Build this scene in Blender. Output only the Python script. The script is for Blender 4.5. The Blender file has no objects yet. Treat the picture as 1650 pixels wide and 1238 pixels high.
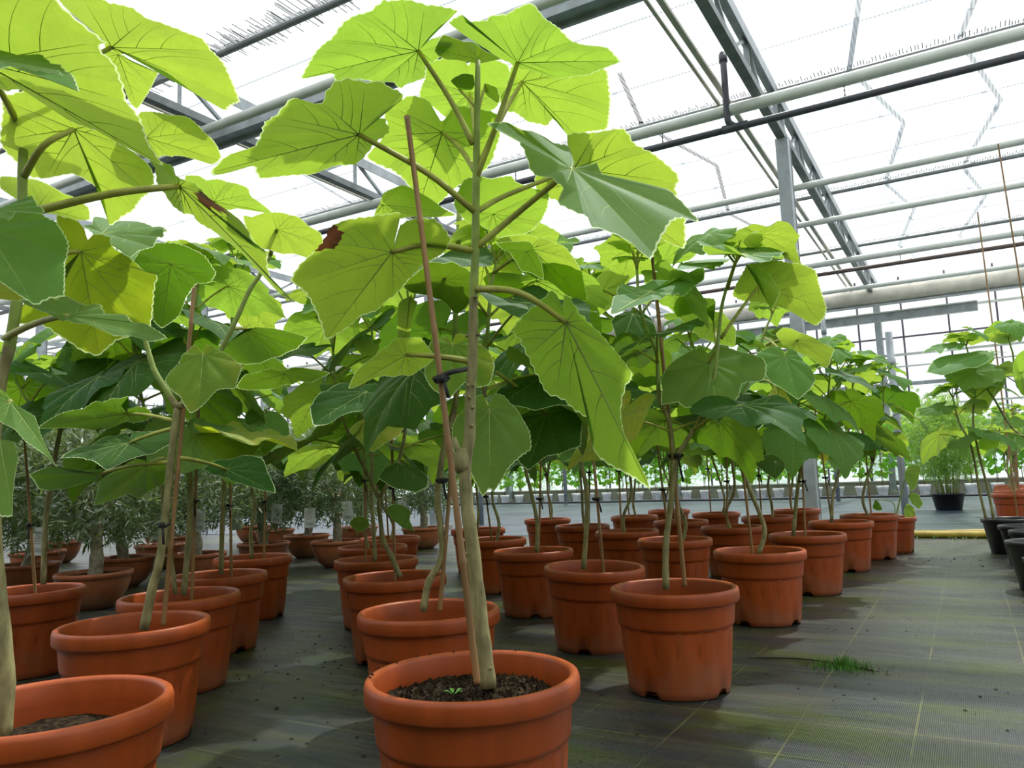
import bpy, bmesh, math, random
import numpy as np
from mathutils import Matrix, Vector, Quaternion

# ------------------------------------------------------------------ camera, sky, sun, exposure
SC = bpy.context.scene
COL = SC.collection
FPX = 1262.0
CAM = np.array([0.0, 0.0, 0.645])
ROT = np.array([[0.8644, 0.0922, 0.4944], [0.5015, -0.0846, -0.8610], [-0.0375, 0.9921, -0.1193]])
cd = bpy.data.cameras.new('camera')
cd.sensor_fit = 'HORIZONTAL'; cd.sensor_width = 36.0; cd.lens = 36.0 * FPX / 1650.0
cd.clip_start = 0.05; cd.clip_end = 300
cam = bpy.data.objects.new('camera', cd); COL.objects.link(cam)
m3 = Matrix(ROT.tolist()).to_4x4(); m3.translation = Vector(CAM)
cam.matrix_world = m3
SC.camera = cam

wd = bpy.data.worlds.new('world'); SC.world = wd; wd.use_nodes = True
bgn = wd.node_tree.nodes['Background']
# evenly overcast sky: three times as bright overhead as at the horizon
wt = wd.node_tree; wtc = wt.nodes.new('ShaderNodeTexCoord'); wsx = wt.nodes.new('ShaderNodeSeparateXYZ'); wmr = wt.nodes.new('ShaderNodeMapRange')
wt.links.new(wtc.outputs['Generated'], wsx.inputs[0]); wt.links.new(wsx.outputs[2], wmr.inputs[0])
wmr.inputs['To Min'].default_value = 2.0; wmr.inputs['To Max'].default_value = 3.5
wt.links.new(wmr.outputs[0], bgn.inputs[1]); bgn.inputs[0].default_value = (0.95, 0.98, 1.0, 1)

sl = bpy.data.lights.new('sun', 'SUN'); sl.energy = 10.0; sl.angle = math.radians(1.5); sl.color = (1.0, 0.96, 0.88)
sun = bpy.data.objects.new('sun', sl); COL.objects.link(sun)
sun.rotation_euler = Vector((-0.10, -0.50, -0.90)).to_track_quat('-Z', 'Y').to_euler()

vs = SC.view_settings
vs.view_transform = 'Standard'; vs.look = 'None'; vs.gamma = 1.0; vs.use_curve_mapping = False
vs.exposure = -1.0
try:
    SC.cycles.max_bounces = 10; SC.cycles.diffuse_bounces = 4; SC.cycles.transmission_bounces = 6
    SC.cycles.transparent_max_bounces = 12; SC.cycles.caustics_reflective = False; SC.cycles.caustics_refractive = False
except Exception:
    pass

RIGHT = np.array([0.8670, 0.4983, 0.0]); FWD = np.array([-0.4983, 0.8670, 0.0]); UP = np.array([0, 0, 1.0])

def P(px, py, d):
    """point of the place that lies d metres deep at picture position px, py"""
    return CAM + ROT @ np.array([(px - 825) / FPX, -(py - 619) / FPX, -1.0]) * d

# ------------------------------------------------------------------ materials
def nt(name):
    m = bpy.data.materials.new(name); m.use_nodes = True
    t = m.node_tree; t.nodes.clear()
    out = t.nodes.new('ShaderNodeOutputMaterial')
    return m, t, out
def N(t, kind, **kw):
    n = t.nodes.new('ShaderNode' + kind)
    for k, v in kw.items():
        if k.startswith('i_'):
            key = k[2:]
            key = int(key) if key.isdigit() else key.replace('_', ' ')
            n.inputs[key].default_value = v
        else:
            setattr(n, k, v)
    return n
def L(t, a, b): t.links.new(a, b)
def ramp(t, fac, stops):
    r = t.nodes.new('ShaderNodeValToRGB')
    e = r.color_ramp.elements
    e[0].position, e[0].color = stops[0][0], (*stops[0][1], 1)
    e[1].position, e[1].color = stops[-1][0], (*stops[-1][1], 1)
    for p, c in stops[1:-1]:
        x = e.new(p); x.color = (*c, 1)
    L(t, fac, r.inputs[0]); return r.outputs[0]
def simple(name, col, rough=0.5, metal=0.0, var=0.25, scale=8.0, spec=0.5, bump=0.0, stretch=(1, 1, 1)):
    m, t, out = nt(name)
    b = N(t, 'BsdfPrincipled'); b.inputs['Roughness'].default_value = rough; b.inputs['Metallic'].default_value = metal
    b.inputs['Specular IOR Level'].default_value = spec
    tc = N(t, 'TexCoord'); mp = N(t, 'Mapping'); mp.inputs['Scale'].default_value = stretch
    L(t, tc.outputs['Object'], mp.inputs[0])
    no = N(t, 'TexNoise'); no.inputs['Scale'].default_value = scale; no.inputs['Detail'].default_value = 5
    L(t, mp.outputs[0], no.inputs['Vector'])
    c0 = tuple(max(0, c * (1 - var)) for c in col); c1 = tuple(min(1, c * (1 + var)) for c in col)
    L(t, ramp(t, no.outputs['Fac'], [(0.3, c0), (0.7, c1)]), b.inputs['Base Color'])
    if bump:
        bp = N(t, 'Bump'); bp.inputs['Strength'].default_value = bump; bp.inputs['Distance'].default_value = 0.01
        L(t, no.outputs['Fac'], bp.inputs['Height']); L(t, bp.outputs[0], b.inputs['Normal'])
    L(t, b.outputs[0], out.inputs[0])
    return m

def leaf_mat(name, top, under, trans, scale=14.0, mottle=None):
    """thin blade: reflects grey green, lets yellow green light through"""
    m, t, out = nt(name)
    tc = N(t, 'TexCoord')
    no = N(t, 'TexNoise'); no.inputs['Scale'].default_value = scale; no.inputs['Detail'].default_value = 6
    L(t, tc.outputs['Object'], no.inputs['Vector'])
    vo = N(t, 'TexVoronoi', feature='DISTANCE_TO_EDGE'); vo.inputs['Scale'].default_value = 55
    L(t, tc.outputs['Object'], vo.inputs['Vector'])
    oi = N(t, 'ObjectInfo')
    geo = N(t, 'NewGeometry')
    mix = N(t, 'Mix', data_type='RGBA'); mix.inputs[6].default_value = (*top, 1); mix.inputs[7].default_value = (*under, 1)
    L(t, geo.outputs['Backfacing'], mix.inputs[0])
    hs = N(t, 'HueSaturation')
    mr = N(t, 'MapRange'); mr.inputs['To Min'].default_value = 0.78; mr.inputs['To Max'].default_value = 1.18
    L(t, no.outputs['Fac'], mr.inputs[0]); L(t, mr.outputs[0], hs.inputs['Value']); L(t, mix.outputs[2], hs.inputs['Color'])
    mr3 = N(t, 'MapRange'); mr3.inputs['To Min'].default_value = 0.488; mr3.inputs['To Max'].default_value = 0.512
    L(t, oi.outputs['Random'], mr3.inputs[0]); L(t, mr3.outputs[0], hs.inputs['Hue'])
    hs2 = N(t, 'HueSaturation'); hs2.inputs['Color'].default_value = (*trans, 1)
    mr2 = N(t, 'MapRange'); mr2.inputs['To Min'].default_value = 0.82; mr2.inputs['To Max'].default_value = 1.12
    L(t, no.outputs['Fac'], mr2.inputs[0])
    # fine vein net lets a little less light through
    mrv = N(t, 'MapRange'); mrv.inputs['From Max'].default_value = 0.06; mrv.inputs['To Min'].default_value = 0.93; mrv.inputs['To Max'].default_value = 1.02
    L(t, vo.outputs['Distance'], mrv.inputs[0])
    mu = N(t, 'Math', operation='MULTIPLY'); L(t, mr2.outputs[0], mu.inputs[0]); L(t, mrv.outputs[0], mu.inputs[1])
    L(t, mu.outputs[0], hs2.inputs['Value']); L(t, mr3.outputs[0], hs2.inputs['Hue'])
    tcol = hs2.outputs[0]; rcol = hs.outputs[0]
    if mottle:
        n2 = N(t, 'TexNoise'); n2.inputs['Scale'].default_value = 9; n2.inputs['Detail'].default_value = 7
        L(t, tc.outputs['Object'], n2.inputs['Vector'])
        mk = ramp(t, n2.outputs['Fac'], [(0.5, (0, 0, 0)), (0.62, (1, 1, 1))])
        for which in (0, 1):
            mm = N(t, 'Mix', data_type='RGBA'); L(t, mk, mm.inputs[0])
            L(t, rcol if which == 0 else tcol, mm.inputs[6]); mm.inputs[7].default_value = (*mottle[which], 1)
            if which == 0: rcol = mm.outputs[2]
            else: tcol = mm.outputs[2]
    df = N(t, 'BsdfDiffuse'); L(t, rcol, df.inputs[0])
    tr = N(t, 'BsdfTranslucent'); L(t, tcol, tr.inputs[0])
    gl = N(t, 'BsdfGlossy'); gl.inputs['Roughness'].default_value = 0.55; gl.inputs[0].default_value = (0.9, 0.95, 1, 1)
    bp = N(t, 'Bump'); bp.inputs['Strength'].default_value = 0.6; bp.inputs['Distance'].default_value = 0.006
    L(t, no.outputs['Fac'], bp.inputs['Height'])
    L(t, bp.outputs[0], df.inputs['Normal']); L(t, bp.outputs[0], tr.inputs['Normal'])
    ad = N(t, 'AddShader'); L(t, df.outputs[0], ad.inputs[0]); L(t, tr.outputs[0], ad.inputs[1])
    fr = N(t, 'Fresnel'); fr.inputs[0].default_value = 1.3
    mfr = N(t, 'Math', operation='MULTIPLY'); mfr.inputs[1].default_value = 0.16; L(t, fr.outputs[0], mfr.inputs[0])
    mx = N(t, 'MixShader'); L(t, mfr.outputs[0], mx.inputs[0]); L(t, ad.outputs[0], mx.inputs[1]); L(t, gl.outputs[0], mx.inputs[2])
    L(t, mx.outputs[0], out.inputs[0])
    return m

MAT = {}
MAT['leaf'] = leaf_mat('leaf_green', (0.074, 0.155, 0.040), (0.075, 0.15, 0.03), (0.235, 0.355, 0.030))
MAT['leaf_old'] = leaf_mat('leaf_shade_green', (0.030, 0.080, 0.014), (0.035, 0.085, 0.014), (0.075, 0.150, 0.006))  # darker copy of the leaf green, canopy shade put into its colours
MAT['leaf_yellow'] = leaf_mat('leaf_yellowing', (0.20, 0.25, 0.04), (0.2, 0.24, 0.04), (0.40, 0.46, 0.015), mottle=((0.27, 0.27, 0.045), (0.46, 0.45, 0.03)))
MAT['leaf_olive'] = leaf_mat('leaf_olive', (0.11, 0.18, 0.03), (0.11, 0.17, 0.025), (0.185, 0.270, 0.010), mottle=((0.14, 0.18, 0.03), (0.25, 0.31, 0.012)))
MAT['leaf_edge'] = leaf_mat('leaf_downy_edge', (0.45, 0.55, 0.30), (0.45, 0.55, 0.30), (0.45, 0.55, 0.25))
MAT['leaf_dry'] = leaf_mat('leaf_dry_brown', (0.12, 0.06, 0.03), (0.12, 0.06, 0.03), (0.06, 0.025, 0.008))
MAT['vein'] = simple('leaf_vein', (0.36, 0.46, 0.12), 0.6, var=0.1)
MAT['petiole'] = simple('petiole_green', (0.42, 0.43, 0.085), 0.5, var=0.3, scale=20)
MAT['stem_green'] = simple('stem_green', (0.28, 0.37, 0.08), 0.6, var=0.25, scale=30)
MAT['stem'] = simple('stem_bark', (0.31, 0.28, 0.125), 0.75, var=0.4, scale=60, bump=0.5, stretch=(1, 1, 0.35))
MAT['cane'] = simple('bamboo_cane', (0.34, 0.19, 0.075), 0.45, var=0.3, scale=25, stretch=(1, 1, 0.15))
MAT['tie'] = simple('black_rubber_tie', (0.012, 0.012, 0.014), 0.6)
MAT['black_pot'] = simple('black_plastic', (0.014, 0.015, 0.018), 0.35, var=0.3)
MAT['white_pot'] = leaf_mat('white_thin_plastic', (0.80, 0.81, 0.82), (0.80, 0.81, 0.82), (0.5, 0.5, 0.5))
MAT['grey_steel'] = simple('galvanised_steel', (0.36, 0.40, 0.42), 0.45, metal=0.35, var=0.22, scale=7)
MAT['dark_steel'] = simple('weathered_steel', (0.19, 0.21, 0.215), 0.5, metal=0.2, var=0.25, scale=6)
MAT['white_pipe'] = simple('white_painted_pipe', (0.66, 0.70, 0.64), 0.45, var=0.10, scale=5)
MAT['dark_pipe'] = simple('dark_grey_pipe', (0.055, 0.06, 0.075), 0.4, var=0.2)
MAT['brown_pipe'] = simple('brown_pipe', (0.10, 0.07, 0.06), 0.45, var=0.2)
MAT['cream_gutter'] = simple('stained_cream_metal', (0.60, 0.57, 0.48), 0.6, var=0.18, scale=4)
MAT['chain'] = simple('chain_steel', (0.12, 0.12, 0.14), 0.4, metal=0.6)
MAT['pale_bar'] = simple('pale_aluminium', (0.62, 0.68, 0.78), 0.5, var=0.08)
MAT['board'] = simple('grey_green_boards', (0.13, 0.15, 0.12), 0.8, var=0.3, scale=3, stretch=(6, 1, .3))
MAT['concrete'] = simple('concrete_kerb', (0.36, 0.33, 0.28), 0.85, var=0.2, scale=5, bump=0.3)
MAT['mullion'] = simple('purple_grey_aluminium', (0.14, 0.12, 0.16), 0.5, var=0.1)
MAT['hose_yellow'] = simple('yellow_hose', (0.55, 0.40, 0.07), 0.5, var=0.25, scale=9)
MAT['hose_black'] = simple('black_hose', (0.012, 0.012, 0.012), 0.5)
MAT['bark'] = simple('olive_bark', (0.42, 0.37, 0.28), 0.9, var=0.35, scale=40, bump=0.6)
MAT['vine'] = simple('vine_stem', (0.12, 0.085, 0.06), 0.8)
MAT['tag'] = simple('plant_label', (0.62, 0.63, 0.60), 0.5, var=0.08)
MAT['tag_print'] = simple('label_print', (0.36, 0.37, 0.38), 0.6)
MAT['weed'] = simple('weed_green', (0.07, 0.22, 0.02), 0.6, var=0.3, scale=30)
MAT['crumb'] = simple('soil_crumb', (0.022, 0.016, 0.011), 0.95, var=0.4, scale=60)
MAT['olive_leaf'] = leaf_mat('olive_leaf', (0.085, 0.12, 0.07), (0.24, 0.28, 0.21), (0.10, 0.15, 0.03), scale=5)
MAT['vine_leaf'] = leaf_mat('vine_leaf', (0.07, 0.19, 0.03), (0.09, 0.18, 0.04), (0.22, 0.42, 0.02), scale=5)
MAT['bamboo_leaf'] = leaf_mat('bamboo_leaf', (0.12, 0.22, 0.06), (0.14, 0.22, 0.08), (0.22, 0.38, 0.05), scale=5)
MAT['hedge_ground'] = simple('pale_ground', (0.50, 0.52, 0.49), 0.9, var=0.2, scale=0.4)
MAT['hedge'] = leaf_mat('hedge_leaf', (0.06, 0.13, 0.04), (0.07, 0.14, 0.05), (0.15, 0.28, 0.03), scale=5)

def pot_mat(name, col, dust):
    m, t, out = nt(name)
    b = N(t, 'BsdfPrincipled'); b.inputs['Specular IOR Level'].default_value = 0.45
    tc = N(t, 'TexCoord'); mp = N(t, 'Mapping'); mp.inputs['Scale'].default_value = (1, 1, 0.12); L(t, tc.outputs['Object'], mp.inputs[0])
    n1 = N(t, 'TexNoise'); n1.inputs['Scale'].default_value = 22; n1.inputs['Detail'].default_value = 6; L(t, mp.outputs[0], n1.inputs['Vector'])
    n2 = N(t, 'TexNoise'); n2.inputs['Scale'].default_value = 9; n2.inputs['Detail'].default_value = 8; L(t, tc.outputs['Object'], n2.inputs['Vector'])
    oi = N(t, 'ObjectInfo')
    base = ramp(t, n1.outputs['Fac'], [(0.3, tuple(c * 0.82 for c in col)), (0.7, tuple(min(1, c * 1.12) for c in col))])
    sx = N(t, 'SeparateXYZ'); L(t, tc.outputs['Object'], sx.inputs[0])
    mr = N(t, 'MapRange'); mr.inputs['From Min'].default_value = 0.16; mr.inputs['From Max'].default_value = 0.0
    mr.inputs['To Min'].default_value = -0.05; mr.inputs['To Max'].default_value = 0.28; L(t, sx.outputs[2], mr.inputs[0])
    ad = N(t, 'Math', operation='ADD'); L(t, mr.outputs[0], ad.inputs[0]); L(t, n2.outputs['Fac'], ad.inputs[1])
    dm = ramp(t, ad.outputs[0], [(0.56, (0, 0, 0)), (0.82, (0.55, 0.55, 0.55))])
    mx = N(t, 'Mix', data_type='RGBA'); L(t, dm, mx.inputs[0]); L(t, base, mx.inputs[6]); mx.inputs[7].default_value = (*dust, 1)
    hs = N(t, 'HueSaturation'); mv = N(t, 'MapRange'); mv.inputs['To Min'].default_value = 0.86; mv.inputs['To Max'].default_value = 1.12
    L(t, oi.outputs['Random'], mv.inputs[0]); L(t, mv.outputs[0], hs.inputs['Value']); L(t, mx.outputs[2], hs.inputs['Color'])
    L(t, hs.outputs[0], b.inputs['Base Color'])
    rr = N(t, 'MapRange'); rr.inputs['To Min'].default_value = 0.32; rr.inputs['To Max'].default_value = 0.55; L(t, n2.outputs['Fac'], rr.inputs[0]); L(t, rr.outputs[0], b.inputs['Roughness'])
    L(t, b.outputs[0], out.inputs[0]); return m
MAT['pot'] = pot_mat('terracotta_plastic', (0.37, 0.066, 0.009), (0.30, 0.12, 0.06))
MAT['bowl'] = pot_mat('terracotta_bowl', (0.46, 0.14, 0.06), (0.44, 0.26, 0.17))

def soil_mat():
    m, t, out = nt('potting_soil')
    b = N(t, 'BsdfPrincipled'); b.inputs['Roughness'].default_value = 0.95; b.inputs['Specular IOR Level'].default_value = 0.1
    tc = N(t, 'TexCoord')
    n1 = N(t, 'TexNoise'); n1.inputs['Scale'].default_value = 90; n1.inputs['Detail'].default_value = 8; L(t, tc.outputs['Object'], n1.inputs['Vector'])
    n2 = N(t, 'TexNoise'); n2.inputs['Scale'].default_value = 300; L(t, tc.outputs['Object'], n2.inputs['Vector'])
    c = ramp(t, n1.outputs['Fac'], [(0.32, (0.007, 0.005, 0.003)), (0.52, (0.032, 0.021, 0.012)), (0.66, (0.065, 0.045, 0.024)), (0.78, (0.04, 0.048, 0.012))])
    L(t, c, b.inputs['Base Color'])
    bp = N(t, 'Bump'); bp.inputs['Strength'].default_value = 1.0; bp.inputs['Distance'].default_value = 0.012; L(t, n1.outputs['Fac'], bp.inputs['Height'])
    L(t, bp.outputs[0], b.inputs['Normal']); L(t, b.outputs[0], out.inputs[0]); return m
MAT['soil'] = soil_mat()

def floor_mat(name='woven_ground_cloth', algae=1.0, tone=1.0, tint=(1, 1, 1)):
    m, t, out = nt(name)
    b = N(t, 'BsdfPrincipled'); b.inputs['Specular IOR Level'].default_value = 0.5
    tc = N(t, 'TexCoord'); co = tc.outputs['Object']
    def noise(scale, st=(1, 1, 1), det=6, rough=0.6):
        mp = N(t, 'Mapping'); mp.inputs['Scale'].default_value = st; L(t, co, mp.inputs[0])
        n = N(t, 'TexNoise'); n.inputs['Scale'].default_value = scale; n.inputs['Detail'].default_value = det; n.inputs['Roughness'].default_value = rough
        L(t, mp.outputs[0], n.inputs['Vector']); return n.outputs['Fac']
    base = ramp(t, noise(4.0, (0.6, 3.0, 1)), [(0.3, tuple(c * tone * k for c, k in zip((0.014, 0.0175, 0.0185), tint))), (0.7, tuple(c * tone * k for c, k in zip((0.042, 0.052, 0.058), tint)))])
    dust = ramp(t, noise(2.6, (0.5, 2.2, 1), 8), [(0.46, (0, 0, 0)), (0.68, (0.95, 0.95, 0.95))])
    m1 = N(t, 'Mix', data_type='RGBA'); L(t, dust, m1.inputs[0]); L(t, base, m1.inputs[6]); m1.inputs[7].default_value = (0.078 * tone * tint[0], 0.078 * tone * tint[1], 0.055 * tone * tint[2], 1)
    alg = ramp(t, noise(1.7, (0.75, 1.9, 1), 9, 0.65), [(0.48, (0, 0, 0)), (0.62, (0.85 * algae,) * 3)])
    m2 = N(t, 'Mix', data_type='RGBA'); L(t, alg, m2.inputs[0]); L(t, m1.outputs[2], m2.inputs[6]); m2.inputs[7].default_value = (0.048, 0.068, 0.009, 1)
    dark = ramp(t, noise(0.9, (1, 1.3, 1), 7), [(0.52, (0, 0, 0)), (0.68, (0.7, 0.7, 0.7))])
    m3_ = N(t, 'Mix', data_type='RGBA'); L(t, dark, m3_.inputs[0]); L(t, m2.outputs[2], m3_.inputs[6]); m3_.inputs[7].default_value = (0.010, 0.010, 0.007, 1)
    # printed yellow grid of the cloth, every 26 cm both ways
    sx = N(t, 'SeparateXYZ'); L(t, co, sx.inputs[0])
    def line(sock, off, per, w):
        a = N(t, 'Math', operation='ADD'); L(t, sock, a.inputs[0]); a.inputs[1].default_value = off
        mo = N(t, 'Math', operation='PINGPONG'); L(t, a.outputs[0], mo.inputs[0]); mo.inputs[1].default_value = per / 2
        lt = N(t, 'Math', operation='LESS_THAN'); L(t, mo.outputs[0], lt.inputs[0]); lt.inputs[1].default_value = w
        return lt.outputs[0]
    lx = line(sx.outputs[0], 0.14 + 26.0, 0.265, 0.0022); ly = line(sx.outputs[1], -2.17 + 26.5, 0.265, 0.0022)
    mxl = N(t, 'Math', operation='MAXIMUM'); L(t, lx, mxl.inputs[0]); L(t, ly, mxl.inputs[1])
    wear = ramp(t, noise(3.0, (1, 1, 1)), [(0.4, (0.05,) * 3), (0.6, (0.6,) * 3)])
    ml = N(t, 'Math', operation='MULTIPLY'); L(t, mxl.outputs[0], ml.inputs[0]); L(t, wear, ml.inputs[1])
    m4 = N(t, 'Mix', data_type='RGBA'); L(t, ml.outputs[0], m4.inputs[0]); L(t, m3_.outputs[2], m4.inputs[6]); m4.inputs[7].default_value = (0.20, 0.20, 0.07, 1)
    L(t, m4.outputs[2], b.inputs['Base Color'])
    rr = N(t, 'MapRange'); rr.inputs['To Min'].default_value = 0.16; rr.inputs['To Max'].default_value = 0.56
    L(t, noise(5.0, (0.35, 3.2, 1)), rr.inputs[0]); L(t, rr.outputs[0], b.inputs['Roughness'])
    wv = N(t, 'TexWave', wave_type='BANDS', bands_direction='X'); wv.inputs['Scale'].default_value = 70; L(t, co, wv.inputs['Vector'])
    bp = N(t, 'Bump'); bp.inputs['Strength'].default_value = 0.25; bp.inputs['Distance'].default_value = 0.002; L(t, wv.outputs['Fac'], bp.inputs['Height'])
    b2 = N(t, 'Bump'); b2.inputs['Strength'].default_value = 0.5; b2.inputs['Distance'].default_value = 0.012; L(t, noise(5.0, (0.3, 3.0, 1)), b2.inputs['Height']); L(t, bp.outputs[0], b2.inputs['Normal'])
    L(t, b2.outputs[0], b.inputs['Normal'])
    L(t, b.outputs[0], out.inputs[0]); return m
MAT['floor'] = floor_mat()
MAT['floor_far'] = floor_mat('sky_tinted_ground_cloth', 0.12, 1.8, (0.80, 1.0, 1.45))  # lighter blue tint paints the sky's reflection into the far cloth

def sheet_mat(name, clear, col, rib=0.0, freq=60.0):
    """glazing / screen cloth: part of the daylight goes straight through, part is scattered"""
    m, t, out = nt(name)
    tp = N(t, 'BsdfTransparent'); tp.inputs[0].default_value = (*col, 1)
    tr = N(t, 'BsdfTranslucent'); tr.inputs[0].default_value = (*col, 1)
    df = N(t, 'BsdfDiffuse'); df.inputs[0].default_value = (*[c * 0.75 for c in col], 1)
    a = N(t, 'MixShader'); a.inputs[0].default_value = 0.35; L(t, tr.outputs[0], a.inputs[1]); L(t, df.outputs[0], a.inputs[2])
    b = N(t, 'MixShader'); L(t, a.outputs[0], b.inputs[1]); L(t, tp.outputs[0], b.inputs[2])
    if rib:
        tc = N(t, 'TexCoord'); wv = N(t, 'TexWave', wave_type='BANDS', bands_direction='X'); wv.inputs['Scale'].default_value = freq
        wv.inputs['Distortion'].default_value = 0.3
        L(t, tc.outputs['Object'], wv.inputs['Vector'])
        mr = N(t, 'MapRange'); mr.inputs['To Min'].default_value = clear - rib; mr.inputs['To Max'].default_value = clear + rib
        L(t, wv.outputs['Fac'], mr.inputs[0]); L(t, mr.outputs[0], b.inputs[0])
    else:
        b.inputs[0].default_value = clear
    L(t, b.outputs[0], out.inputs[0]); return m
MAT['screen'] = sheet_mat('ribbed_roof_sheet', 0.68, (0.90, 0.92, 0.94), 0.12, 9.0)
MAT['glass'] = sheet_mat('greenhouse_glass', 0.86, (0.97, 0.98, 1.0))
MAT['frost'] = sheet_mat('frosted_lower_glass', 0.45, (0.72, 0.86, 0.90))

# ------------------------------------------------------------------ mesh helpers
class MB:
    def __init__(s): s.v = []; s.f = []; s.mi = []
    def add(s, vs_, fs, mi=0):
        o = len(s.v); s.v += [tuple(map(float, v)) for v in vs_]
        s.f += [tuple(i + o for i in f) for f in fs]; s.mi += [mi] * len(fs)
    def box(s, c, size, mi=0):
        cx, cy, cz = c; x, y, z = [k / 2 for k in size]
        s.add([(cx + a * x, cy + b * y, cz + d * z) for a in (-1, 1) for b in (-1, 1) for d in (-1, 1)],
              [(0, 1, 3, 2), (4, 6, 7, 5), (0, 4, 5, 1), (2, 3, 7, 6), (0, 2, 6, 4), (1, 5, 7, 3)], mi)
    def beam(s, a, b, w, h_, mi=0):
        a = np.array(a, float); b = np.array(b, float); d = b - a; d /= np.linalg.norm(d)
        ref = np.array([0, 0, 1.0]) if abs(d[2]) < 0.9 else np.array([0, 1.0, 0])
        x = np.cross(d, ref); x /= np.linalg.norm(x); y = np.cross(x, d)
        vs_ = []
        for p in (a, b):
            for i, j in ((-1, -1), (1, -1), (1, 1), (-1, 1)): vs_.append(p + x * i * w / 2 + y * j * h_ / 2)
        s.add(vs_, [(0, 1, 5, 4), (1, 2, 6, 5), (2, 3, 7, 6), (3, 0, 4, 7), (3, 2, 1, 0), (4, 5, 6, 7)], mi)
    def tube(s, pts, rad, n=6, mi=0, cap=True):
        pts = np.array(pts, float); k = len(pts)
        rad = np.full(k, rad, float) if np.isscalar(rad) else np.array(rad, float)
        tg = np.gradient(pts, axis=0); tg /= (np.linalg.norm(tg, axis=1, keepdims=True) + 1e-12)
        ref = np.array([0.13, 0.21, 1.0]) if abs(tg[0][2]) < 0.9 else np.array([1.0, 0.2, 0.1])
        x = np.cross(tg[0], ref); x /= np.linalg.norm(x)
        vs_ = []
        for i in range(k):
            x = x - tg[i] * (x @ tg[i]); x /= (np.linalg.norm(x) + 1e-12); y = np.cross(tg[i], x)
            for j in range(n):
                a = 2 * math.pi * j / n
                vs_.append(pts[i] + (x * math.cos(a) + y * math.sin(a)) * rad[i])
        fs = [(i * n + j, i * n + (j + 1) % n, (i + 1) * n + (j + 1) % n, (i + 1) * n + j) for i in range(k - 1) for j in range(n)]
        if cap: fs += [tuple(range(n - 1, -1, -1)), tuple((k - 1) * n + j for j in range(n))]
        s.add(vs_, fs, mi)
    def lathe(s, prof, n=32, mi=0, center=(0, 0, 0), rfun=None):
        vs_ = []
        for r, z in prof:
            for j in range(n):
                a = 2 * math.pi * j / n; rr, zz = (r, z) if rfun is None else rfun(r, z, a, j)
                vs_.append((center[0] + rr * math.cos(a), center[1] + rr * math.sin(a), center[2] + zz))
        k = len(prof)
        s.add(vs_, [(i * n + j, i * n + (j + 1) % n, (i + 1) * n + (j + 1) % n, (i + 1) * n + j) for i in range(k - 1) for j in range(n)], mi)
    def mesh(s, name, mats, smooth=True):
        me = bpy.data.meshes.new(name); me.from_pydata(s.v, [], s.f)
        for m in (mats if isinstance(mats, (list, tuple)) else [mats]): me.materials.append(MAT[m])
        if any(s.mi): me.polygons.foreach_set('material_index', s.mi)
        if smooth: me.polygons.foreach_set('use_smooth', [True] * len(s.f))
        me.update(); return me
def obj(name, me, parent=None, loc=None):
    o = bpy.data.objects.new(name, me); COL.objects.link(o)
    if parent is not None: o.parent = parent
    if loc is not None: o.location = loc
    return o
def build(name, mb, mats, parent=None, smooth=False, loc=None):
    return obj(name, mb.mesh(name, mats, smooth), parent, loc)
def tag(o, label=None, cat=None, group=None, kind=None):
    if label: o['label'] = label
    if cat: o['category'] = cat
    if group: o['group'] = group
    if kind: o['kind'] = kind
    return o
def empty(name, loc, label=None, cat=None, group=None, kind=None):
    o = bpy.data.objects.new(name, None); COL.objects.link(o); o.location = loc; o.empty_display_size = 0.1
    return tag(o, label, cat, group, kind)
def smoothpath(pts, sub=4):
    pts = [np.array(p, float) for p in pts]
    if len(pts) < 3: return np.array(pts)
    out = []
    q = [2 * pts[0] - pts[1]] + pts + [2 * pts[-1] - pts[-2]]
    for i in range(1, len(q) - 2):
        for k in range(sub):
            t_ = k / sub; a, b, c, d = q[i - 1], q[i], q[i + 1], q[i + 2]
            out.append(0.5 * ((2 * b) + (c - a) * t_ + (2 * a - 5 * b + 4 * c - d) * t_ ** 2 + (3 * b - a - 3 * c + d) * t_ ** 3))
    out.append(pts[-1]); return np.array(out)

# ------------------------------------------------------------------ the greenhouse itself
YB, XL, XR, YF = 18.8, -22.3, 8.0, -5.0
def plane_obj(name, x0, x1, y0, y1, z, mat, parent=None):
    b = MB(); b.add([(x0, y0, z), (x1, y0, z), (x1, y1, z), (x0, y1, z)], [(0, 1, 2, 3)])
    return build(name, b, mat, parent)
o = plane_obj('ground', -90, 90, -60, 110, -0.03, 'hedge_ground' if 'hedge_ground' in MAT else 'concrete'); tag(o, 'pale open ground outside the greenhouse', 'ground', kind='structure')
o = plane_obj('floor', XL, XR, YF, 7.72, 0.0, 'floor'); tag(o, 'dark woven ground cloth with algae stains under the pots', 'floor', kind='structure')
b = MB(); b.tube(smoothpath([(-0.72, 2.80, .003), (-0.55, 2.83, .006), (-0.42, 2.78, .010), (-0.30, 2.75, .003)]), [.001] + [.0025] * 11 + [.001], 6)
build('cloth_fold', b, 'crumb', o, True)
o = plane_obj('floor_far', XL, XR, 7.72, YB, 0.004, 'floor_far'); tag(o, 'blue grey ground cloth beyond the yellow hoses', 'floor', kind='structure')

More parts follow.
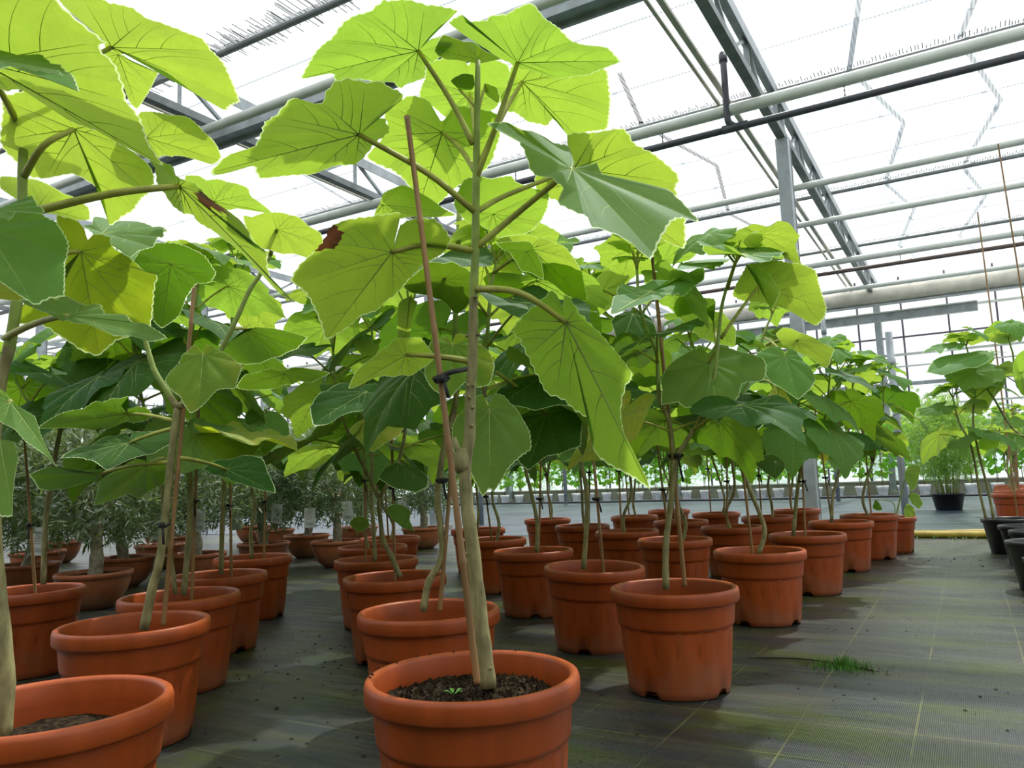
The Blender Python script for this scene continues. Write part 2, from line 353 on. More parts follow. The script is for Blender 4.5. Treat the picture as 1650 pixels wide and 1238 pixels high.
def glass_wall(name, label, along, fixed, a0, a1, step, off, rails, up_to=4.7):
    """kerb, sill, mullions, rails and one object per pane; along = 0 runs in x, 1 in y"""
    w = empty(name, (0, 0, 0), label, 'wall', kind='structure')
    pt = (lambda s, z, d=0.0: (s, fixed + d, z)) if along == 0 else (lambda s, z, d=0.0: (fixed + d, s, z))
    b = MB(); b.beam(pt(a0, .13), pt(a1, .13), .16, .26); build('kerb', b, 'concrete', w)
    b = MB(); b.beam(pt(a0, .275), pt(a1, .275), .2, .03); build('sill', b, 'cream_gutter', w)
    ks = []; s = a0 + off
    while s < a1: ks.append(s); s += step
    mu = MB(); mu.beam((0, 0, .29), (0, 0, up_to), .035, .06); mm = mu.mesh('mullion', 'mullion', False)
    for s in ks: obj('mullion', mm, w, pt(s, 0))
    for z, th, mt in rails:
        b = MB(); b.beam(pt(a0, z, -.05 if along == 0 else .05), pt(a1, z, -.05 if along == 0 else .05), th, th); build('rail', b, mt, w)
    for nm, z0, z1, mt in (('lower_pane', .29, .86, 'frost'), ('pane', .89, up_to, 'glass')):
        q = MB()
        if along == 0: q.add([(.02, 0, z0), (step - .02, 0, z0), (step - .02, 0, z1), (.02, 0, z1)], [(0, 1, 2, 3)])
        else: q.add([(0, .02, z0), (0, step - .02, z0), (0, step - .02, z1), (0, .02, z1)], [(0, 1, 2, 3)])
        me = q.mesh(nm, mt, False)
        for s in ks[:-1]: obj(nm, me, w, pt(s, 0))
    return w
RAILS = [(.875, .05, 'cream_gutter'), (1.10, .035, 'white_pipe'), (1.47, .04, 'white_pipe'), (1.87, .04, 'white_pipe'), (2.34, .075, 'grey_steel'), (2.72, .03, 'white_pipe'),
         (2.98, .05, 'white_pipe'), (3.36, .035, 'mullion'), (3.9, .05, 'white_pipe'), (4.55, .08, 'grey_steel')]
glass_wall('wall_back', 'glazed end wall with purple grey bars behind the white pots', 0, YB, XL, XR, .88, .22, RAILS)
glass_wall('wall_left', 'glazed side wall far beyond the olive trees', 1, XL, YF, YB, .88, .1, RAILS)
glass_wall('wall_right', 'glazed side wall on the right of the aisle', 1, XR, YF, YB, .88, .1, RAILS)

w_ = empty('wall_shade_added', (0, 0, 0), 'added dark boarded wall, unseen behind the camera, that shades the pots', 'wall', kind='structure')  # unseen wall added to keep the near sides of the pots in shade
b = MB(); b.box((.245, 0, 2.35), (.48, .04, 4.7)); bm_ = b.mesh('board', 'board', False); x = XL
while x < XR: obj('board', bm_, w_, (x, YF, 0)); x += .49
TX = [-1.43 + 4.74 * k for k in range(-4, 2)]
ZB, ZT = 4.23, 4.62
tr_where = ['far left', 'left over the olive trees', 'behind the left foliage', 'crossing left of the tall plant', 'over the pot rows beside the aisle', 'right of the aisle']
strut = {}
for i, x in enumerate(TX):
    t_ = empty('roof_truss', (x, 0, 0), 'grey lattice roof truss ' + tr_where[i], 'truss', kind='structure')
    b = MB(); b.beam((0, YF, ZB), (0, YB, ZB), .09, .075); build('bottom_chord', b, 'dark_steel', t_)
    b = MB(); b.beam((0, YF, ZT), (0, YB, ZT), .11, .02); b.beam((.05, YF, ZT - .05), (.05, YB, ZT - .05), .012, .12); build('top_chord', b, 'grey_steel', t_)
    if 'd' not in strut:
        b = MB(); b.beam((0, 0, ZB), (0, .62, ZT - .02), .035, .03); strut['d'] = b.mesh('diagonal', 'grey_steel', False)
        b = MB(); b.beam((0, 0, ZB), (0, -.62, ZT - .02), .035, .03); strut['e'] = b.mesh('diagonal', 'grey_steel', False)
        b = MB(); b.beam((0, 0, ZB), (0, 0, ZT), .05, .01); strut['v'] = b.mesh('upright', 'grey_steel', False)
    y = YF + .3
    while y < YB - .7:
        obj('diagonal', strut['d'], t_, (0, y, 0)); obj('diagonal', strut['e'], t_, (0, y + 1.24, 0)); obj('upright', strut['v'], t_, (0, y + .62, 0)); y += 1.24
    b = MB(); b.beam((-.36, YF, 4.40), (-.36, YB, 4.40), .05, .03); b.beam((-.47, YF, 4.42), (-.47, YB, 4.42), .03, .02); build('cable_tray', b, 'cream_gutter', t_)
    for y, nm in ((8.6, 'mid'), (18.62, 'end')):
        if x > 3 and nm == 'mid': continue
        p = empty('steel_post', (x, y, 0), None, 'post', kind='structure')
        p['label'] = ('galvanised steel post under the roof truss ' if nm == 'mid' else 'steel post at the end wall below the truss ') + tr_where[i]
        b = MB(); b.beam((0, 0, 0), (0, 0, ZB - .04 if nm == 'mid' else ZT), .125, .15); build('shaft', b, 'grey_steel', p)
        b = MB(); b.box((-.0, .085, 2.1), (.135, .02, 4.2)); build('flange', b, 'dark_steel', p)
        b = MB(); b.box((0, 0, .03), (.30, .30, .06)); build('footing', b, 'concrete', p)
        if nm == 'mid':
            b = MB(); b.box((0, 0, (ZB + ZT) / 2), (.07, .05, ZT - ZB)); build('head', b, 'grey_steel', p)
            b = MB(); b.box((-.01, -.08, 1.22), (.05, .012, .05)); b.box((-.01, -.088, 1.22), (.015, .012, .015)); build('bracket', b, 'grey_steel', p)

def pipe(name, label, y, z, r, mat, cat='pipe', x0=XL + .1, x1=XR - .1, n=12):
    p = empty(name, (0, y, z), label, cat, kind='structure')
    b = MB(); b.tube([(x0, 0, 0), ((x0 + x1) / 2, 0, 0), (x1, 0, 0)], r, n); build('tube', b, mat, p, True)
    return p
def hangers(p, dz, xs, mat='chain'):
    b = MB()
    for k in range(int(dz / .022)):
        if k % 2 == 0: b.box((0, 0, -.022 * k - .006), (.004, .012, .026))
        else: b.box((0, 0, -.022 * k - .006), (.012, .004, .026))
    me = b.mesh('hanger', mat, False)
    for x in xs: obj('hanger', me, p, (x, 0, .06))
xs_h = [XL + 1.0 + 1.72 * k for k in range(17)]
p = pipe('heating_pipe', 'thick pale green white heating pipe with chains across the near bay', 7.4, 4.12, .058, 'white_pipe'); hangers(p, .28, xs_h)
pipe('irrigation_pipe', 'dark grey irrigation pipe hung on chains below the thick pipe', 7.4, 3.93, .034, 'dark_pipe')
p = empty('drop_pipe', (-1.71, 7.36, 0), 'dark vertical drop pipe with elbow beside the truss', 'pipe', kind='structure')
b = MB(); b.tube(smoothpath([(0, 0, 4.70), (0, 0, 4.4), (0, 0, 4.06), (.01, .01, 3.98), (.06, .03, 3.94)]), .032, 10); build('tube', b, 'dark_pipe', p, True)
b = MB(); b.tube([(0, 0, 4.60), (0, 0, 4.68)], .042, 10); build('collar', b, 'dark_pipe', p, True)
b = MB(); b.tube([(-.06, .03, 3.93), (.18, .03, 3.93)], .042, 10); build('tee_fitting', b, 'dark_pipe', p, True)
pipe('heating_pipe', 'thin white heating pipe crossing in front of the steel post', 10.02, 4.12, .042, 'white_pipe')
pipe('heating_pipe', 'thin white heating pipe behind the steel post', 11.66, 4.12, .042, 'white_pipe')
p = pipe('heating_pipe', 'white heating pipe with wire hangers in the far bay', 14.18, 4.12, .055, 'white_pipe'); hangers(p, .26, xs_h, 'dark_pipe')
pipe('irrigation_pipe', 'brown irrigation pipe below the far heating pipe', 14.18, 3.94, .034, 'brown_pipe')
pipe('heating_pipe', 'last thin white pipe before the cream gutter', 16.6, 4.12, .042, 'white_pipe')
p = empty('roof_gutter', (0, 17.68, 4.12), 'broad stained cream gutter near the end wall', 'gutter', kind='structure')
b = MB(); b.tube([(XL, 0, 0), (-7, 0, 0), (XR, 0, 0)], .17, 16); build('trough', b, 'cream_gutter', p, True)
b = MB(); b.beam((XL, 0, -.19), (XR, 0, -.19), .12, .03); build('lip', b, 'grey_steel', p)
p = empty('lattice_beam', (0, 18.1, 3.72), 'flat grey beam hung below the far gutter', 'beam', kind='structure')
b = MB(); b.beam((XL, 0, 0), (.45, 0, 0), .12, .16); build('web', b, 'grey_steel', p)
b = MB(); b.beam((XL, -.02, .1), (.45, -.02, .1), .14, .03); build('flange', b, 'white_pipe', p)
p = empty('roof_gutter', (0, 5.0, 4.12), 'near metal gutter with white pipe beside it above the tall plant', 'gutter', kind='structure')
b = MB(); b.beam((XL, .08, .02), (XR, .08, .02), .14, .08); b.beam((XL, .02, .09), (XR, .02, .09), .05, .05); build('channel', b, 'grey_steel', p)
b = MB(); b.beam((XL, .15, -.03), (XR, .15, -.03), .03, .05); build('lip', b, 'grey_steel', p)
b = MB(); b.tube([(XL, -.14, 0), (-7, -.14, 0), (XR, -.14, 0)], .045, 12); build('side_pipe', b, 'white_pipe', p, True)

rng = random.Random(5)
for y, nm in ((4.64, 'nearest'), (8.38, 'second'), (12.09, 'third'), (15.38, 'fourth')):
    p = empty('roof_purlin', (0, y, 4.65), nm + ' roof purlin with a fringe of sheet ends', 'purlin', kind='structure')
    b = MB(); b.tube([(XL, 0, 0), (-7, 0, 0), (XR, 0, 0)], .03, 8); build('bar', b, 'dark_steel', p, True)
    b = MB(); x = -9.0
    while x < 4.0:
        ln = rng.uniform(.05, .22 if y < 5 else .07)
        b.box((x, rng.choice((-1, 1)) * ln / 2, .052), (.007, ln + .05, .003)); x += rng.uniform(.010, .022) if y < 5 else rng.uniform(.022, .04)
    tag(build('sheet_fringe', b, 'dark_steel', p), kind='stuff')
# roof sheets, one object each, held by the ceiling
ce = empty('ceiling', (0, 0, 0), 'overexposed white ribbed roof sheets', 'ceiling', kind='structure')
ys = [YF, -2.0, .9, 4.64, 8.38, 12.09, 15.38, YB]; xe = [XL] + TX + [XR]
for i in range(len(xe) - 1):
    for j in range(len(ys) - 1):
        b = MB(); w = xe[i + 1] - xe[i]; h_ = ys[j + 1] - ys[j]
        b.add([(0.02, .02, 0), (w - .02, .02, 0), (w - .02, h_ - .02, 0), (0.02, h_ - .02, 0)], [(0, 3, 2, 1)])
        build('roof_sheet', b, 'screen', ce, False, (xe[i], ys[j], 4.715))
# wind braces and glazing bars above the sheets
zz = [(-.48, 7.61), (-.73, 8.95), (-.31, 10.81), (-.72, 13.02), (-.4, 14.71), (-.8, 17.05), (-.5, 18.6)]
for dx in (-2.4, 0, 1.05, -4.74 + 2.34, -7.14, -9.5):
    b = MB()
    for (xa, ya), (xb, yb) in zip(zz[:-1], zz[1:]): b.beam((xa, ya, 0), (xb, yb, 0), .05, .02)
    for (xa, ya), (xb, yb) in zip(zz[:-2], zz[2:]): pass
    q = build('wind_brace', b, 'pale_bar', None, False, (dx, 0, 4.96))
    tag(q, 'zigzag wind brace seen faintly through the roof sheets', 'brace', 'roof braces', 'structure')
y = 5.6
while y < 18.5:
    b = MB(); b.beam((XL, 0, 0), (XR, 0, 0), .016, .012)
    tag(build('glazing_bar', b, 'pale_bar', None, False, (0, y, 5.0)), 'thin glazing bar seen faintly through the roof sheets', 'glazing bar', 'roof glazing bars', 'structure'); y += 1.24

# thin support poles standing on the floor
def pole(x, y, h_, r, label):
    p = empty('support_pole', (x, y, 0), label, 'pole', kind='structure')
    b = MB(); b.tube([(0, 0, 0), (0, 0, h_ / 2), (0, 0, h_)], r, 10); build('shaft', b, 'grey_steel', p, True)
    b = MB(); b.tube([(0, 0, h_ * .82), (0, 0, h_ * .86)], r * 1.25, 10); build('sleeve', b, 'grey_steel', p, True)
pole(-.57, 8.56, 1.95, .034, 'free standing grey pole beside the yellow hoses')
pole(-2.13, 15.6, 3.8, .04, 'thin grey pole left of the free standing pole')
pole(-5.4, 16.2, 3.8, .04, 'thin pale pole behind the middle pots')
pole(-6.1, 9.6, 3.8, .035, 'pale pole behind the terracotta pots right of the tall stem')
pole(-8.1, 16.4, 3.8, .04, 'thin pale pole before the vines left of centre')

# hoses on the floor
def hose(label, pts, r, mat, nm='hose'):
    b = MB(); b.tube(smoothpath(pts, 6), r, 8); tag(build(nm, b, mat, None, True), label, 'hose')
hose('upper yellow hose lying across the aisle', [(-3, 7.9, .03), (-1.2, 7.85, .03), (-.4, 7.78, .03), (.1, 7.86, .035), (1.2, 7.95, .03), (3, 7.9, .03)], .03, 'hose_yellow', 'yellow_hose')
hose('lower yellow hose lying across the aisle nearer the camera', [(-3, 7.78, .03), (-1.3, 7.74, .03), (-.3, 7.70, .03), (.25, 7.73, .03), (1.3, 7.80, .03), (3, 7.75, .03)], .028, 'hose_yellow', 'yellow_hose')
hose('black drip hose running along the row of white pots', [(-12.5, 16.9, .02), (-10, 17.1, .02), (-8, 16.8, .02), (-6, 16.9, .02), (-4, 16.65, .02), (-2, 16.85, .02), (0, 16.75, .02), (3, 16.8, .02)], .022, 'hose_black', 'drip_hose')
b = MB()
rg = random.Random(9)
for k in range(60):
    x, y = rg.uniform(-1.6, .8), 7.60 + rg.gauss(0, .04)
    for q in range(4):
        a = rg.uniform(0, 6.28); l = rg.uniform(.015, .04)
        b.add([(x, y, .004), (x + .006, y, .004), (x + l * math.cos(a), y + l * math.sin(a), .01 + l * .4)], [(0, 1, 2)])
tag(build('weed_strip', b, 'weed'), 'tiny weeds along the edge of the yellow hoses', 'weeds', kind='stuff')

# ------------------------------------------------------------------ leaves
def densify(pts, spacing):
    pts = np.array(pts, float); n = len(pts); out = []
    for i in range(n):
        a, b_, c, d = pts[i - 1], pts[i], pts[(i + 1) % n], pts[(i + 2) % n]
        k = max(1, int(round(np.linalg.norm(c - b_) / spacing)))
        for j in range(k):
            t_ = j / k
            cr = 0.5 * ((2 * b_) + (c - a) * t_ + (2 * a - 5 * b_ + 4 * c - d) * t_ ** 2 + (3 * b_ - a - 3 * c + d) * t_ ** 3)
            out.append(0.45 * cr + 0.55 * (b_ + (c - b_) * t_))
    return np.array(out)
def inpoly(p, poly):
    x, y = p; c = False; n = len(poly); j = n - 1
    for i in range(n):
        xi, yi = poly[i]; xj, yj = poly[j]
        if (yi > y) != (yj > y) and x < (xj - xi) * (y - yi) / (yj - yi + 1e-12) + xi: c = not c
        j = i
    return c
VEIN_T = (0.0, 0.60, -0.60, 1.22, -1.22, 1.95, -1.95)
def leaf_meshes(out2, seed, mats, droop=.08, fold=.05, wave=.03, pleat=.045, nb=84, ser=.008, brown=None, veins=True, edge=False, rings=(.1, .26, .44, .62, .78, .91, 1.0)):
    rg = random.Random(seed)
    out2 = np.array(out2, float)
    area = 0.5 * np.sum(out2[:, 0] * np.roll(out2[:, 1], -1) - np.roll(out2[:, 0], -1) * out2[:, 1])
    if area < 0: out2 = out2[::-1]
    per = np.sum(np.linalg.norm(out2 - np.roll(out2, 1, 0), axis=1))
    bd = densify(out2, per / nb)
    S = np.max(np.linalg.norm(bd, axis=1))
    k = np.arange(len(bd)); tooth = ((k % 2) * 2 - 1) * ser * np.array([rg.uniform(.3, 1.2) for _ in bd])
    dirs = bd / (np.linalg.norm(bd, axis=1, keepdims=True) + 1e-9)
    bd = bd + dirs * (tooth * S)[:, None]
    ang = np.arctan2(-bd[:, 0], bd[:, 1]); rad = np.linalg.norm(bd, axis=1)
    order = np.argsort(ang); sa, sr = ang[order], rad[order]
    def rb(t_): return float(np.interp(t_, sa, sr, period=2 * math.pi))
    va = sorted([v * rg.uniform(.92, 1.08) for v in VEIN_T]); vx = np.array(va + [va[0] + 2 * math.pi])
    for v in va:   # a spoke of the mesh runs along every main vein
        for i in range(len(bd)):
            a0, a1 = math.atan2(-bd[i][0], bd[i][1]), math.atan2(-bd[(i + 1) % len(bd)][0], bd[(i + 1) % len(bd)][1])
            if a0 < v < a1 and a1 - a0 < 1.0:
                f_ = (v - a0) / (a1 - a0); bd = np.insert(bd, i + 1, bd[i] * (1 - f_) + bd[(i + 1) % len(bd)] * f_, axis=0); break
    ph = rg.uniform(0, 6.28); ph2 = rg.uniform(0, 6.28)
    def H(x, y):
        r = math.hypot(x, y); t_ = math.atan2(-x, y); s = min(1.15, r / (rb(t_) + 1e-9))
        tt = t_ if t_ >= vx[0] else t_ + 2 * math.pi
        i = int(np.searchsorted(vx, tt) - 1); i = max(0, min(len(vx) - 2, i))
        fr = (tt - vx[i]) / (vx[i + 1] - vx[i])
        lat = r * min(tt - vx[i], vx[i + 1] - tt)
        z = min(pleat * S * s * math.sin(math.pi * fr) if fr > 0 else 0, .28 * max(0.0, lat))
        z -= droop * S * (max(y, -.2 * S) / S) ** 2 * (1 if y > 0 else .6)
        z -= fold * abs(x) * s
        z += wave * S * s * s * (math.sin(3 * t_ + ph) + .5 * math.sin(7 * t_ + ph2))
        return z
    nB = len(bd)
    vs_ = [(0, 0, 0)]
    for s in rings:
        q = bd * s
        vs_ += [(x, y, H(x, y)) for x, y in q]
    fs = [(0, 1 + i, 1 + (i + 1) % nB) for i in range(nB)]
    for r_ in range(len(rings) - 1):
        a = 1 + r_ * nB; c = a + nB
        fs += [(a + i, c + i, c + (i + 1) % nB, a + (i + 1) % nB) for i in range(nB)]
    mi = [0] * len(fs)
    if edge: mi[-nB:] = [len(mats) - 1] * nB
    if brown is not None:
        bp = [tuple(p) for p in brown]
        for fi, f_ in enumerate(fs):
            cx = sum(vs_[i][0] for i in f_) / len(f_); cy = sum(vs_[i][1] for i in f_) / len(f_)
            if inpoly((cx, cy), bp): mi[fi] = 1
    mb = MB(); mb.add(vs_, fs); mb.mi = mi
    me = mb.mesh('leaf_blade', mats)
    vm = None
    if veins:
        w = MB(); off = -.0008 * S
        def vein(p0, a0, ln, r0, curve, nseg=7):
            pts = []
            for q in range(nseg + 1):
                u_ = q / nseg; a = a0 + curve * u_
                pts.append((p0[0] - math.sin(a) * ln * u_, p0[1] + math.cos(a) * ln * u_))
            w.tube([(x, y, H(x, y) + off) for x, y in pts], [r0 * S * (1 - .8 * q / nseg) for q in range(nseg + 1)], 4)
            return pts
        for v in va:
            big = abs(v) < .1
            pts = vein((0, 0), v, rb(v) * (.96 if big else .86), .0058 if big else .0042, 0.0)
            ks = [(1, 1), (2, -1), (3, 1), (4, -1), (5, 1)] if big else ([(2, 1 if v > 0 else -1), (4, 1 if v > 0 else -1)] if abs(v) < 1.6 else [])
            for kk, sd in ks:
                p0 = pts[kk]; r0 = math.hypot(*p0); t0 = math.atan2(-p0[0], p0[1])
                a = (v if not big else 0) + sd * .85
                ln = 0.02 * S
                for tr_ in range(30):
                    e = (p0[0] - math.sin(a) * ln, p0[1] + math.cos(a) * ln)
                    if math.hypot(*e) > .93 * rb(math.atan2(-e[0], e[1])): break
                    ln += .02 * S
                if ln > .08 * S: vein(p0, a, ln, .0025, -.25 * sd, 5)
        vm = w.mesh('leaf_veins', 'vein')
    return me, vm, S

def rbase(t_):  # heart shaped blade with weak side points, length 1 from stalk to tip
    t_ = abs(t_)
    return float(np.interp(t_, [0, .10, .30, .52, .66, .80, 1.05, 1.25, 1.5, 2.0, 2.4, 2.75, 2.95, 3.05, 3.1416],
                           [1.0, .90, .755, .73, .80, .72, .665, .70, .62, .60, .56, .47, .33, .20, .12]))
def generic_outline(rg, n=44, widen=1.0):
    asym = rg.uniform(-.06, .06); pts = []
    for i in range(n):
        t_ = -math.pi + 2 * math.pi * i / n
        r = rbase(t_) * (1 + asym * math.sin(t_)) * (1 + .03 * math.sin(5 * t_ + rg.uniform(0, 1)))
        pts.append((-math.sin(t_) * r * widen, math.cos(t_) * r))
    return pts
GEN = {}
def generic(kind, far):
    """a few shared blade meshes of unit length"""
    if (kind, far) not in GEN:
        lst = []
        for q in range(5 if far else 8):
            rg = random.Random(100 + q + (50 if far else 0))
            lst.append(leaf_meshes(generic_outline(rg, 30 if far else 44, rg.uniform(.95, 1.12)), q + 7, kind, rg.uniform(.08, .38), rg.uniform(-.12, .28), rg.uniform(.03, .07), .05,
                                   nb=34 if far else 64, veins=not far, ser=.012, rings=(.2, .5, .8, 1.0) if far else (.12, .3, .5, .7, .87, 1.0)))
        GEN[(kind, far)] = lst
    return GEN[(kind, far)]
def frame(u, n):
    u = np.array(u, float); n = np.array(n, float); n /= np.linalg.norm(n)
    u = u - n * (u @ n); u /= np.linalg.norm(u); v = np.cross(u, n)
    return np.column_stack([v, u, n])
def place(o, R3, loc, s=1.0):
    m = Matrix(R3.tolist()).to_4x4(); m.translation = Vector(loc)
    o.matrix_basis = m @ Matrix.Scale(s, 4)
def bez(a, c, b_, n=7):
    a, b_, c = map(lambda q: np.array(q, float), (a, b_, c))
    return [a * (1 - t_) ** 2 + c * 2 * t_ * (1 - t_) + b_ * t_ * t_ for t_ in np.linspace(0, 1, n)]
class Plant:
    def __init__(s, loc, name, label, group=None, cat='potted tree', pot=True):
        s.loc = np.array([loc[0], loc[1], 0.0]); s.e = empty(name, s.loc, label, cat, group)
    def rel(s, p): return np.array(p, float) - s.loc
    def stem(s, pts, r0, r1, zgreen=.95, name='stem', sub=4, n=8):
        q = smoothpath([s.rel(p) for p in pts], sub); k = len(q)
        rr = np.linspace(r0, r1, k) * np.array([1 + .05 * math.sin(i * 1.9) for i in range(k)])
        b = MB(); b.tube(q, rr, n)
        b.mi = [1 if q[min(k - 1, i // n)][2] > zgreen else 0 for i in range(len(b.f))]
        return build(name, b, ['stem', 'stem_green'], s.e, True)
    def cane(s, a, b_, r=.0065):
        a, b_ = s.rel(a), s.rel(b_); b = MB(); d = b_ - a; ln = np.linalg.norm(d)
        n = max(3, int(ln / .19)); pts = []; rad = []
        for i in range(n + 1):
            t_ = i / n
            for dt, rr in ((-.006, 1.0), (0, 1.22), (.006, 1.0)):
                tt = min(1, max(0, t_ + dt / ln)); pts.append(a + d * tt + np.array([math.sin(3 * tt), math.cos(2 * tt), 0]) * .002); rad.append(r * rr * (1 - .2 * tt))
        pts = np.array(pts); keep = [0] + [i for i in range(1, len(pts)) if np.linalg.norm(pts[i] - pts[i - 1]) > 1e-5]
        b.tube(pts[keep], np.array(rad)[keep], 8); return build('bamboo_cane', b, 'cane', s.e, True)
    def tie(s, c, axis_r=.012, tilt=0.0, tail=.05):
        c = s.rel(c); b = MB(); pts = [c + np.array([math.cos(a) * axis_r * 1.4, math.sin(a) * axis_r, math.sin(a * 2 + tilt) * .004]) for a in np.linspace(0, 6.28, 14)]
        b.tube(pts, .0035, 5); b.box(c + np.array([.008, -axis_r, 0]), (.016, .01, .014)); b.tube([c + np.array([.012, -axis_r, 0]), c + np.array([.025, -axis_r - .005, -tail])], .0035, 5)
        return build('tie', b, 'tie', s.e, True)
    def leaf(s, kind, R3, loc, scale, start, rg, far=False, prad=.0042, lift=.35):
        me, vm, S = rg.choice(generic(kind, far))
        o = obj('leaf', me, s.e); place(o, R3, s.rel(loc), scale)
        if vm is not None: obj('veins', vm, o)
        s.petiole(o, R3, np.array(loc, float), scale, start, prad, lift, 5 if not far else 4)
        return o
    def petiole(s, o, R3, loc, scale, start, prad, lift=.35, n=6, via=None):
        a = R3.T @ (np.array(start, float) - loc) / scale; b_ = np.zeros(3)
        if via is not None: pts = smoothpath([a, R3.T @ (np.array(via) - loc) / scale, b_], 5)
        else:
            w = np.array(start, float) * .45 + loc * .55 + np.array([0, 0, lift * .25 * np.linalg.norm(np.array(start) - loc)])
            pts = np.array(bez(a, R3.T @ (w - loc) / scale, b_, 7))
        b = MB(); b.tube(pts, np.linspace(prad * 1.15, prad * .8, len(pts)) / scale, n); build('petiole', b, 'petiole', o, True)
    def traced(s, A, d, nrm, tip, outl, kind='leaf', start=None, seed=0, droop=.03, fold=.02, wave=.012, pleat=.035, brown=None, prad=.0055, via=None, lift=.2):
        n = RIGHT * nrm[0] + FWD * nrm[1] + UP * nrm[2]; n = n / np.linalg.norm(n)
        A3 = P(A[0], A[1], d)
        def hit(q):
            r = P(q[0], q[1], 1.0) - CAM; t_ = (n @ (A3 - CAM)) / (n @ r)
            if not (d * .68 < t_ < d * 1.5): t_ = min(max(t_, d * .68), d * 1.5) if t_ > 0 else d * 1.5
            p = CAM + r * t_
            return p
        R3 = frame(hit(tip) - A3, n)
        def loc2(q): w = hit(q) - A3; return (w @ R3[:, 0], w @ R3[:, 1])
        o2 = [loc2(q) for q in outl]
        me, vm, S = leaf_meshes(o2, seed + int(A[0]), [kind, 'leaf_dry', 'leaf_edge'], droop, fold, wave, pleat, nb=110, ser=.008, edge=True, rings=(.1, .26, .44, .62, .78, .91, .984, 1.0), brown=[loc2(q) for q in brown] if brown else None)
        o = obj('leaf', me, s.e); place(o, R3, s.rel(A3)); obj('veins', vm, o)
        if start is not None: s.petiole(o, R3, A3, 1.0, start, prad, lift, 8, via)
        return o

# ------------------------------------------------------------------ pots
PH, PR = .30, .1925
def pot_parts():
    def rf(r, z, a, j):
        zz = z
        if z < .02 and (j % 16) in (3, 4, 5): zz = z + .018
        rr = r
        if .02 < z < .19: rr = r + .0022 * math.cos(a * 16)
        return rr, zz
    b = MB()
    prof = [(.0, .012), (.135, .012), (.141, .0), (.147, .004), (.150, .024), (.158, .10), (.165, .185), (.1655, .193), (.172, .196), (.173, .203), (.1785, .262)]
    b.lathe(prof[1:], 64, rfun=rf)
    b.lathe([(.172, .262), (.170, .235), (.163, .17), (.15, .05), (.0, .05)], 64)
    b.lathe([(.141, .012), (.0, .012)], 64)
    body = b.mesh('pot', 'pot')
    b = MB(); b.lathe([(.1785, .262), (.190, .262), (.1925, .266), (.1925, .29), (.190, .298), (.185, .301), (.177, .299), (.1745, .293), (.172, .262)], 64)
    rim = b.mesh('rim', 'pot')
    return body, rim
POT_BODY, POT_RIM = pot_parts()
def soil_mesh(seed, r=.168, fine=False):
    rg = random.Random(seed); b = MB(); nr, na = (22, 72) if fine else (7, 28); vs_ = [(0, 0, .012)]
    for i in range(1, nr + 1):
        for j in range(na):
            a = 2 * math.pi * j / na; rr = r * i / nr
            z = rg.uniform(-1, 1) * (.007 if fine else .006) + .012 * (1 - (i / nr) ** 2) + .004 * math.sin(7 * a) * math.cos(rr * 60)
            vs_.append((rr * math.cos(a) * (1 + (rg.uniform(-.01, .01) if i < nr else 0)), rr * math.sin(a), z))
    fs = [(0, 1 + j, 1 + (j + 1) % na) for j in range(na)]
    for i in range(nr - 1):
        fs += [(1 + i * na + j, 1 + (i + 1) * na + j, 1 + (i + 1) * na + (j + 1) % na, 1 + i * na + (j + 1) % na) for j in range(na)]
    b.add(vs_, fs); return b.mesh('soil', 'soil')
SOILS = [soil_mesh(q) for q in range(3)]
def put_pot(pl, rot=0.0, scale=1.0, soil_z=.232, fine=False, tilt=0.0):
    o = obj('pot', POT_BODY, pl.e); o.rotation_euler = (tilt, 0, rot); o.scale = (scale,) * 3
    obj('rim', POT_RIM, o)
    s_ = obj('soil', soil_mesh(77, .169, True) if fine else SOILS[int(rot * 10) % 3], pl.e, (0, 0, soil_z * scale)); s_.scale = (scale,) * 3
    return o
def crumbs(parent_pts, label, seed, zs=.004, n=None):
    pass

# ------------------------------------------------------------------ tall plant in the foreground pot
def on_floor_pot(px, py, z=PH):
    r = P(px, py, 1.0) - CAM; t_ = (z - CAM[2]) / r[2]; q = CAM + r * t_; return (float(q[0]), float(q[1]))
def depth(xy, z): return float((np.array([xy[0], xy[1], z]) - CAM) @ (-ROT[:, 2]))
def px_path(lst, xy):
    """picture positions on the upright through a pot -> points of the place"""
    out = []
    d = depth(xy, .3)
    for q in lst:
        dd = d + (q[2] if len(q) > 2 else 0)
        p = P(q[0], q[1], dd)
        dd2 = dd + .1193 * (p[2] - .3); out.append(P(q[0], q[1], dd2))
    return out
XYF = on_floor_pot(761, 1085)
F = Plant(XYF, 'potted_sapling', 'tall big-leaved sapling in the foremost terracotta pot with a long bamboo cane')
put_pot(F, .4, fine=True, soil_z=.252)
f_px = [(787, 1108), (779, 1040), (770, 960), (760, 870), (752, 810), (749, 755), (757, 700), (758, 640), (762, 560), (763, 480), (766, 400), (767, 300), (768, 230), (769, 160), (770, 98)]
fs3 = px_path(f_px, XYF)
F.stem(fs3, .0150, .0052, .98, n=12)
def sp(px, py, xy=XYF): return px_path([(px, py)], xy)[0]
b = MB(); c = F.rel(sp(746, 742)); b.tube([c + np.array([0, 0, -.02]), c + np.array([-.002, 0, -.008]), c + np.array([0, 0, .006]), c + np.array([0, 0, .022])], [.0135, .0165, .016, .0125], 12)
b.tube([c, c + np.array([-.008, -.006, .022]), c + np.array([-.014, -.008, .042])], [.010, .0065, .0055], 8); build('pruned_stub', b, 'stem', F.e, True)
b = MB(); rg = random.Random(2)
for k in range(16):
    i = rg.randrange(1, 40); t_ = rg.random(); a_ = smoothpath([F.rel(p) for p in fs3], 4)[i]; an = rg.uniform(0, 6.28)
    b.lathe([(0, .003), (.003, .002), (.004, -.003), (0, -.004)], 6, center=a_ + np.array([math.cos(an), math.sin(an), 0]) * .0125)
